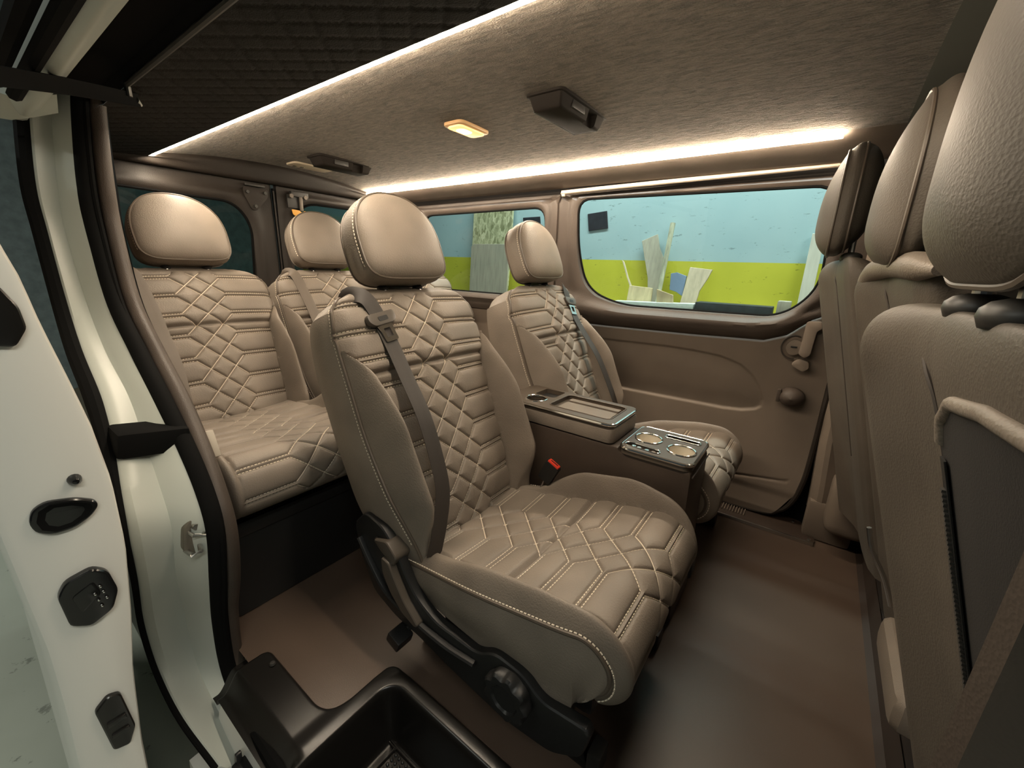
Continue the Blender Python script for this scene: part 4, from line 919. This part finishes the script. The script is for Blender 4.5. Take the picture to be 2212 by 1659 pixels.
# ------------------------------------------------------------------ lights and fittings on the ceiling
def strip(label, segs, y, z, w=0.020, h=0.006):
    r = thing('light_strip', ((segs[0][0] + segs[-1][1]) / 2, y, z), label, 'light strip', 'warm light strips along the ceiling edges')
    for a, b in segs: O('led_tube', rbox(((a + b) / 2, y, z), (b - a, w, h), 0.002), M_led, r)
    return r
strip('glowing warm light strip along the near ceiling edge, above the doorway', [(-2.48, -2.30), (-2.285, -0.04)], 0.6635, 1.4535)
strip('glowing warm light strip along the far ceiling edge, above the side windows', [(-2.46, -0.045)], 1.7370, 1.4480, 0.018, 0.009)
def on_ceiling(y): return float(zc(y))
lp = thing('dome_lamp', (-1.15, 1.245, 1.49), 'small lit amber dome lamp on the headliner', 'lamp')
zl = on_ceiling(1.245)
lpo = rrect(-1.197, -1.103, 1.166, 1.326, 0.022, 4)
O('frame', prism(lpo, XYZ, zl + 0.004, zl - 0.010, 0.004), plain('amber_lamp_plastic', (0.80, 0.50, 0.24), 0.4), lp)
O('lens', prism(rrect(-1.186, -1.118, 1.178, 1.316, 0.018, 4), XYZ, zl - 0.008, zl - 0.016, 0.004), M_lens, lp)
O('bulb_glow', prism(rrect(-1.172, -1.132, 1.205, 1.262, 0.015, 4), XYZ, zl - 0.0155, zl - 0.0175, 0.0008), M_bulb, lp)
def ceiling_box(label, cx, cy, L=0.285, W=0.115, H=0.042):
    z = on_ceiling(cy); r = thing('ceiling_grab_box', (cx, cy, z - H), label, 'ceiling fitting', 'black ceiling fittings')
    O('flange', prism(rrect(cx - W / 2 - 0.006, cx + W / 2 + 0.006, cy - L / 2 - 0.006, cy + L / 2 + 0.006, 0.016, 4), XYZ, z + 0.004, z - 0.007, 0.003), M_fit, r)
    sol = rbox((cx, cy, z - H / 2), (W, L, H), 0.010, seg=3, taper=(0.80, 0.88))
    sol = cut(sol, [rbox((cx + W / 2, cy + L * 0.20, z - H * 0.62), (0.05, L * 0.20, H * 0.95), 0.004)])
    b = O('housing', sol, M_fit, r, ang=30)
    O('insert', rbox((cx + W / 2 - 0.012, cy - L * 0.12, z - H * 0.45), (0.022, L * 0.26, H * 0.52), 0.003), M_dkgrey, b)
    O('bezel', tube([(cx - W * .40, cy - L * .43, z - H + 0.002), (cx - W * .40, cy + L * .43, z - H + 0.002), (cx + W * .36, cy + L * .43, z - H + 0.002)], 0.002, 6), M_dkgrey, b)
    return r
ceiling_box('black plastic fitting on the ceiling ahead of the amber lamp', -0.740, 1.262)
ceiling_box('black plastic fitting on the ceiling near the back doors', -2.06, 1.315)
pl = thing('ceiling_plate', (-2.32, 1.28, 1.5), 'small cream plate at the rear edge of the headliner', 'plate')
zp_ = on_ceiling(1.28)
O('plate', prism(rrect(-2.375, -2.27, 1.19, 1.40, 0.02, 4), XYZ, zp_ + 0.004, zp_ - 0.008, 0.003), plain('cream_plate', (0.55, 0.46, 0.34), 0.5), pl)
for y_ in (1.225, 1.262): O('slot', rbox((-2.345, y_, zp_ - 0.008), (0.02, 0.018, 0.003), 0.001), M_chrome, pl)
# sunshade rail above the far window
sh = thing('sunshade_rail', (-0.57, 1.925, 1.39), 'thin beige sunshade rail above the big side window', 'rail')
pts = [(-1.138, 1.920, 1.391), (-0.9, 1.920, 1.3945), (-0.6, 1.920, 1.398), (-0.3, 1.920, 1.402), (0.0, 1.920, 1.406), (0.06, 1.920, 1.406)]
O('bar', ribbon(smooth_pts(pts, 40), (0, 0.45, 0.89), 0.017, 0.010), plain('beige_rail', (0.60, 0.49, 0.39), 0.5), sh)
O('end_clip', rbox((-1.125, 1.92, 1.379), (0.018, 0.012, 0.012), 0.002), plain('beige_clip', (0.40, 0.31, 0.23), 0.5), sh)
hk = OT('trim_clip', rbox((0.02, 1.932, 1.372), (0.05, 0.012, 0.007), 0.002), M_panel, 'small brown clip on the frame above the side window corner', 'clip')

# ------------------------------------------------------------------ open sliding door (outside the body) and its roller arm
dn = root('door_4', (-1.5, 0.05, -0.3), 'open white sliding door, its latch edge at the left picture border', 'door')
zz = [-0.36, -0.22, -0.05, 0.12, 0.281, 0.397, 0.536, 0.661, 0.764, 0.843, 0.928, 0.993, 1.05, 1.12, 1.25, 1.38]
yi = [0.035, 0.042, 0.050, 0.057, 0.071, 0.088, 0.103, 0.106, 0.099, 0.088, 0.075, 0.068, 0.056, 0.046, 0.042, 0.045]
yo = [-0.050, -0.046, -0.040, -0.030, -0.022, -0.019, -0.023, -0.027, -0.030, -0.034, -0.036, -0.034, -0.030, -0.015, 0.0, 0.01]
zf = np.linspace(zz[0], zz[-1], 60); yif = np.interp(zf, zz, yi); yof = np.interp(zf, zz, yo); rows = []
for z, a, b in zip(zf, yif, yof):
    rows.append([(-2.1, a, z), (-0.94, a, z), (-0.912, a, z), (-0.903, a - 0.003, z), (-0.900, a - 0.010, z), (-0.898, (a + b) / 2 + 0.01, z), (-0.900, b + 0.014, z), (-0.907, b + 0.004, z), (-0.92, b, z), (-0.96, b - 0.004, z), (-2.1, b - 0.01, z)])
O('shell', loft(rows, flip=True), M_white, dn)
def edge_y(z, f): return np.interp(z, zz, yo) * (1 - f) + np.interp(z, zz, yi) * f
# buffers and latches on the edge
def pad(name, poly, dep=0.012, mat=M_latch, bev=0.005, lab=None):
    return O(name, prism(poly, lambda a, b, d: (d, a, b), -0.901, -0.899 + dep, bev, 3), mat, dn, label=lab)
teardrop = [(0.006, 0.636), (0.012, 0.655), (0.028, 0.663), (0.060, 0.655), (0.080, 0.642), (0.082, 0.632), (0.072, 0.618), (0.050, 0.606), (0.026, 0.606), (0.010, 0.618)]
td = pad('door_buffer', roundpoly(teardrop, 0.008, 3), 0.010, lab='teardrop black rubber buffer')
O('buffer_bowl', loft([[(-0.889 - 0.006 * q + 0.002, 0.044 + (a - 0.044) * (0.80 - 0.7 * q), 0.634 + (b - 0.634) * (0.80 - 0.7 * q)) for a, b in teardrop] for q in (0, 0.3, 0.6, 1.0)], True), M_rubber, td)
O('rubber_plug', lathe([(0, -0.884), (0.004, -0.885), (0.008, -0.892), (0.009, -0.900)], (0, 0.064, 0.684), 'x', 14), M_latch, dn)
hexp = [(0.010, 0.500), (0.022, 0.520), (0.055, 0.528), (0.072, 0.512), (0.078, 0.470), (0.066, 0.438), (0.036, 0.424), (0.014, 0.440)]
lt_ = pad('upper_latch', roundpoly(hexp, 0.008, 3), 0.014, lab='glossy black latch cover')
O('latch_recess', prism(roundpoly([(0.024, 0.492), (0.052, 0.506), (0.058, 0.478), (0.030, 0.456)], 0.006, 3), lambda a, b, d: (d, a, b), -0.888, -0.8835, 0.002), M_latch, lt_)
for y_, z_ in ((0.058, 0.492), (0.050, 0.482), (0.060, 0.480), (0.052, 0.469), (0.062, 0.467), (0.054, 0.456)):
    O('contact', lathe([(0, -0.880), (0.0016, -0.8805), (0.0024, -0.883), (0.0024, -0.886)], (0, y_, z_), 'x', 8), M_chrome, lt_)
low_l = [(0.010, 0.252), (0.030, 0.270), (0.046, 0.262), (0.053, 0.175), (0.040, 0.142), (0.018, 0.150)]
l2 = pad('lower_latch', roundpoly(low_l, 0.006, 3), 0.010, M_gloss, lab='black lower latch cover')
O('latch_rib', rbox((-0.888, 0.032, 0.212), (0.006, 0.026, 0.010), 0.002), M_gloss, l2); O('latch_rib', rbox((-0.888, 0.033, 0.184), (0.006, 0.024, 0.008), 0.002), M_gloss, l2)
up_l = [(0.012, 0.990), (0.045, 0.985), (0.058, 0.955), (0.060, 0.925), (0.045, 0.900), (0.012, 0.905)]
pad('top_latch', roundpoly(up_l, 0.006, 3), 0.010, M_gloss)
arm = thing('roller_arm', (-1.3, 0.25, 1.33), 'black roller arm reaching from the open door into the roof rail', 'arm')
ap = smooth_pts([(-1.02, 0.045, 1.262), (-1.13, 0.120, 1.298), (-1.28, 0.225, 1.345), (-1.40, 0.315, 1.380), (-1.50, 0.392, 1.408)], 24)
O('arm_bar', ribbon(ap, (0.2, -0.1, 1.0), 0.030, 0.012), M_rubber, arm)
O('roller_pin', tube([(-1.455, 0.366, 1.400), (-1.455, 0.366, 1.428)], 0.007, 10), M_steel, arm)
O('arm_tip', tube([(-1.492, 0.386, 1.406), (-1.515, 0.402, 1.402)], [0.009, 0.004], 8), M_steel, arm)

# ------------------------------------------------------------------ moulded step tray inside the doorway
st = thing('step_tray', (-0.4, 0.38, -0.22), 'glossy black moulded entry step sunk into the floor', 'step')
nx, ny = 330, 92
X, Y = np.meshgrid(np.linspace(-1.075, 0.24, nx), np.linspace(0.205, 0.545, ny), indexing='ij')
def sd_rect(X, Y, x0, x1, y0, y1, r):
    dx = np.abs(X - (x0 + x1) / 2) - (x1 - x0) / 2 + r; dy = np.abs(Y - (y0 + y1) / 2) - (y1 - y0) / 2 + r
    return np.hypot(np.maximum(dx, 0), np.maximum(dy, 0)) + np.minimum(np.maximum(dx, dy), 0) - r
A1 = sd_rect(X, Y, -1.04, -0.62, 0.0, 0.340, 0.028); A2 = sd_rect(X, Y, -0.745, 0.6, 0.0, 0.522, 0.035)
k = 0.07; hh = np.clip(0.5 + 0.5 * (A2 - A1) / k, 0, 1); U = A2 * (1 - hh) + A1 * hh - k * hh * (1 - hh)
Wl = sd_rect(X, Y, -0.695, 0.6, 0.0, 0.482, 0.045)
Z = 0.010 + 0.006 * sst(0.05, 0.0, np.abs(Wl - 0.02)) - 0.030 * sst(-0.010, 0.006, U)
Z = Z - 0.145 * sst(0.002, -0.030, Wl) ** 0.9
Z = Z - 0.05 * sst(0.262, 0.215, Y) * sst(-0.0, 0.03, Wl)
O('tray', (np.stack([X, Y, Z], -1).reshape(-1, 3), gridf(nx, ny, flip=True)), M_gloss, st, ang=80)
V = []
for i, x in enumerate(np.arange(-0.632, -0.24, 0.0125)):
    for j, y in enumerate(np.arange(0.285, 0.440, 0.0125)):
        V.append(lathe([(0.0040, -0.136), (0.0036, -0.1300), (0.0022, -0.1288)], (x, y, 0), 'z', 7))
O('tread_studs', join(*V), M_gloss, st)['kind'] = 'stuff'
O('tread_rim', tube(smooth_pts([(0.2, 0.446, -0.132), (-0.62, 0.446, -0.132), (-0.640, 0.441, -0.132), (-0.646, 0.42, -0.132), (-0.646, 0.27, -0.132)], 60), 0.004, 6), M_gloss, st)
O('screw', lathe([(0, 0.018), (0.006, 0.0175), (0.008, 0.013)], (-0.975, 0.318, 0), 'z', 12), M_dkgrey, st)
# outer sill: white body edge, rubber strip and lower latch bracket
sl = root('trim_6', (-0.5, 0.22, -0.2), 'white lower door sill below the entry step', 'sill')
O('sill', loft([[(x, 0.225, -0.05 - 0.0), (x, 0.205, -0.085), (x, 0.195, -0.14), (x, 0.18, -0.16), (x, 0.13, -0.165), (x, 0.12, -0.30)] for x in np.linspace(-1.04, 0.4, 20)], flip=True), M_white, sl)
O('sill_seal', tube(smooth_pts([(-1.02, 0.252, -0.12), (-0.95, 0.240, -0.075), (-0.85, 0.232, -0.045), (-0.6, 0.228, -0.035), (0.3, 0.228, -0.035)], 40), 0.018, 10), M_rubber, sl)
lb = thing('lower_door_latch', (-0.83, 0.20, -0.17), 'dark lower door catch on the sill below the step', 'latch')
O('catch_body', rbox((-0.845, 0.196, -0.115), (0.09, 0.045, 0.05), 0.008), M_black, lb)
O('catch_hook', prism(roundpoly([(-0.90, -0.10), (-0.885, -0.06), (-0.875, -0.06), (-0.88, -0.10), (-0.85, -0.10), (-0.85, -0.12), (-0.90, -0.12)], 0.004, 2), lambda a, b, d: (a, d, b), 0.185, 0.197, 0.002), M_black, lb)
O('catch_bolt', lathe([(0, 0.164), (0.007, 0.165), (0.009, 0.172)], (-0.82, 0.0, -0.105), 'y', 12), M_steel, lb)
# ------------------------------------------------------------------ the workshop around the van
GZ = -0.55
def painted(name, cols, sc=2.0, spots=0.0):
    m, nt, b = nodes(name); v = objvec(nt); n = tex(nt, 'Noise', sc, v, Detail=6)
    c = ramp(nt, n.outputs['Fac'], [(0.3, cols[0]), (0.7, cols[1])])
    if spots:
        v2 = objvec(nt, (1, 1, 3)); n2 = tex(nt, 'Noise', 9, v2, Detail=8, Roughness=0.75); f = ramp(nt, n2.outputs['Fac'], [(0.60, (0, 0, 0)), (0.64, (1, 1, 1))])
        mx = nt.nodes.new('ShaderNodeMixRGB'); mx.inputs[2].default_value = tuple(x * spots for x in cols[0]) + (1,); nt.links.new(f, mx.inputs[0]); nt.links.new(c, mx.inputs[1]); c = mx.outputs[0]
    nt.links.new(c, b.inputs['Base Color']); b.inputs['Roughness'].default_value = 0.7; bump(nt, b, n.outputs['Fac'], 0.2, 0.01); return m
WY = 3.62
gw = root('wall_garage_left', (-1, WY, GZ), 'workshop wall painted pale blue above and yellow below', 'wall')
O('blue_field', rbox((-1, WY + 0.05, 2.45), (12, 0.10, 2.66), 0), painted('pale_blue_paint', [(0.40, 0.60, 0.65), (0.46, 0.66, 0.70)], 2.0, 0.55), gw, smooth=False)
O('yellow_field', rbox((-1, WY + 0.05, 0.30), (12, 0.10, 1.64), 0), painted('yellow_green_paint', [(0.56, 0.58, 0.045), (0.66, 0.67, 0.06)], 2.2, 0.5), gw, smooth=False)
gf = O('floor_garage', (np.array([(-9, -5, GZ), (6, -5, GZ), (6, WY, GZ), (-9, WY, GZ)]), [(0, 1, 2, 3)]), painted('worn_concrete', [(0.34, 0.36, 0.30), (0.44, 0.46, 0.39)], 1.5, 0.6), smooth=False); setp(gf, 'worn grey-green concrete workshop floor', 'floor', kind='structure')
gr = O('wall_garage_rear', rbox((-7.0, -0.7, 1.5), (0.1, 8.6, 4.1), 0), plain('dark_grey_wall', (0.10, 0.115, 0.115), 0.8, var=0.2), smooth=False); setp(gr, 'dark grey workshop wall behind the van', 'wall', kind='structure')
def lamp(label, c, L):
    r = thing('unseen_strip_lamp', c, label, 'lamp', 'unseen workshop lamps')
    O('unseen_lamp_housing', rbox((c[0], c[1], c[2] + 0.05), (L, 0.26, 0.07), 0.01), M_white, r)
    return r
lamp('added unseen fill lamp over the floor behind the open door', (-3.4, -2.2, 3.3), 3.2); lamp('unseen strip lamp hanging above the blue and yellow wall', (-0.9, 3.05, 3.3), 4.2); lamp('added unseen fill lamp outside the open doorway', (1.9, -0.9, 3.3), 3.2)  # first and last are unseen fill lamps added to brighten floor and door
XZ = lambda a, b, d: (a, d, b)
def wood(name, c, s=0.15):
    m, nt, b = nodes(name); v = objvec(nt, (14, 14, 1.2)); n = tex(nt, 'Noise', 3, v, Detail=5)
    nt.links.new(ramp(nt, n.outputs['Fac'], [(0.3, tuple(x * (1 - s) for x in c)), (0.7, tuple(min(1, x * (1 + s)) for x in c))]), b.inputs['Base Color']); b.inputs['Roughness'].default_value = 0.75; return m
M_w1 = wood('pale_wood', (0.52, 0.46, 0.33)); M_w2 = wood('grey_wood', (0.40, 0.39, 0.31)); M_w3 = wood('white_wood', (0.66, 0.68, 0.58), 0.08)
def osb():
    m, nt, b = nodes('oriented_strand_board'); v = objvec(nt, (1, 1, 0.45)); vo = nt.nodes.new('ShaderNodeTexVoronoi'); vo.inputs['Scale'].default_value = 42; nt.links.new(v, vo.inputs['Vector'])
    n = tex(nt, 'Noise', 30, v, Detail=5, Distortion=2.5); h = mixmath(nt, vo.outputs['Color'], n.outputs['Fac'], 'MULTIPLY')
    nt.links.new(ramp(nt, h, [(0.08, (0.22, 0.24, 0.12)), (0.35, (0.56, 0.58, 0.36)), (0.7, (0.74, 0.74, 0.52))]), b.inputs['Base Color']); b.inputs['Roughness'].default_value = 0.8; return m
def leaning(name, poly, y0, y1, mat, label, cat, th=0.02, grp=None):
    """board: polygon in (x, z) leaning back onto the wall from y0 at the bottom to y1 at the top"""
    zs_ = [p[1] for p in poly]; lo, hi = min(zs_), max(zs_); yy = lambda z: y0 + (y1 - y0) * (z - lo) / (hi - lo)
    return OT(name, prism(poly, lambda a, b, d: (a, yy(b) + d, b), -th, 0.0, 0.002, 1), mat, label, cat, grp, ang=30)
leaning('black_sign', [(-1.855, 1.513), (-1.669, 1.531), (-1.645, 1.386), (-1.832, 1.367)], WY - 0.002, WY - 0.002, plain('black_sign_print', (0.020, 0.024, 0.034), 0.6, var=0.3), 'dark square sheet on the blue wall at the window corner', 'sign', 0.006)
leaning('black_sign', [(-2.571, 1.509), (-2.367, 1.512), (-2.345, 1.37), (-2.548, 1.36)], WY - 0.002, WY - 0.002, bpy.data.materials['black_sign_print'], 'dark square sheet on the wall just right of the chipboard', 'sign', 0.006)
leaning('chipboard_sheet', [(-3.19, 1.95), (-2.665, 1.95), (-2.655, GZ), (-3.17, GZ)], 3.42, WY - 0.004, osb(), 'tall strand chipboard sheet leaning behind the rear side window', 'board')
leaning('grey_board', [(-3.10, 1.225), (-3.07, 1.250), (-2.60, 1.248), (-2.58, GZ), (-3.09, GZ)], 3.33, 3.455, M_w2, 'smooth grey board standing against the chipboard sheet', 'board')
leaning('plank', [(-1.312, 1.275), (-1.190, 1.328), (-1.155, 1.22), (-1.085, 1.10), (-1.10, 0.72), (-1.165, 0.72), (-1.21, 0.98)], 3.50, 3.60, M_w2, 'broad greyish plank leaning left of the round pole', 'plank')
OT('pole', tube([(-1.072, 3.40, 0.73), (-1.070, 3.555, 1.405)], [0.016, 0.020], 12), wood('mottled_pole_wood', (0.42, 0.44, 0.32), 0.4), 'slim mottled round pole leaning on the wall', 'pole')
leaning('blue_offcut', [(-1.030, 1.022), (-0.985, 1.032), (-0.905, 1.005), (-0.908, 0.850), (-0.96, 0.880), (-1.016, 0.895)], 3.52, 3.56, plain('blue_board_paint', (0.16, 0.24, 0.36), 0.6), 'small blue offcut between the pole and the pale board', 'board')
leaning('pale_board', [(-0.890, 1.075), (-0.723, 1.060), (-0.745, 0.99), (-0.784, 0.90), (-0.80, 0.74), (-0.915, 0.74)], 3.48, 3.56, M_w1, 'pale ragged board leaning right of the blue offcut', 'board')
leaning('thin_lath', [(-1.468, 1.120), (-1.445, 1.105), (-1.375, 0.97), (-1.330, 0.90), (-1.350, 0.90), (-1.395, 0.98)], 3.52, 3.58, M_w1, 'thin lath tilted over the yellow wall', 'lath', 0.012)
leaning('short_board', [(-1.328, 0.915), (-1.131, 0.902), (-1.122, 0.72), (-1.330, 0.72)], 3.42, 3.46, wood('honey_wood', (0.55, 0.47, 0.28)), 'short honey-coloured board at the foot of the broad plank', 'board')
leaning('brown_offcut', [(-1.07, 0.90), (-0.94, 0.862), (-0.92, 0.74), (-1.05, 0.74)], 3.365, 3.375, wood('tan_wood', (0.42, 0.34, 0.20)), 'tan offcut tucked below the blue offcut', 'board')
leaning('white_post', [(-0.142, 1.310), (-0.070, 1.308), (-0.055, GZ), (-0.135, GZ)], 3.44, 3.58, M_w3, 'whitewashed timber post at the right end of the window view', 'post', 0.05)
bn = thing('workbench', (-0.75, 3.42, GZ), 'dark low workbench under the leaning boards', 'bench')
O('bench_top', rbox((-0.93, 3.44, 0.70), (1.46, 0.34, 0.04), 0.006), M_w2, bn)
for x_ in (-1.58, -0.26): O('leg', rbox((x_, 3.44, (0.68 + GZ) / 2), (0.06, 0.30, 0.68 - GZ), 0.004), M_w2, bn)
OT('foam_slab', prism(roundpoly([(-1.40, 0.724), (-0.77, 0.724), (-0.762, 0.812), (-0.90, 0.806), (-1.10, 0.798), (-1.40, 0.79)], 0.008, 2), XZ, 3.29, 3.40, 0.004), plain('white_foam', (0.62, 0.72, 0.66), 0.8, bumps=(40, 0.3, 0.01)), 'white foam slab lying below the boards', 'slab')
OT('dark_box', rbox((-0.51, 3.36, 0.775), (0.49, 0.14, 0.105), 0.006), plain('dark_slate_box', (0.035, 0.045, 0.050), 0.6, var=0.3), 'long dark box right of the white foam slab', 'box')
OT('grey_offcut', rbox((-0.205, 3.36, 0.795), (0.075, 0.10, 0.15), 0.006), M_w2, 'small grey offcut beside the whitewashed post', 'block')
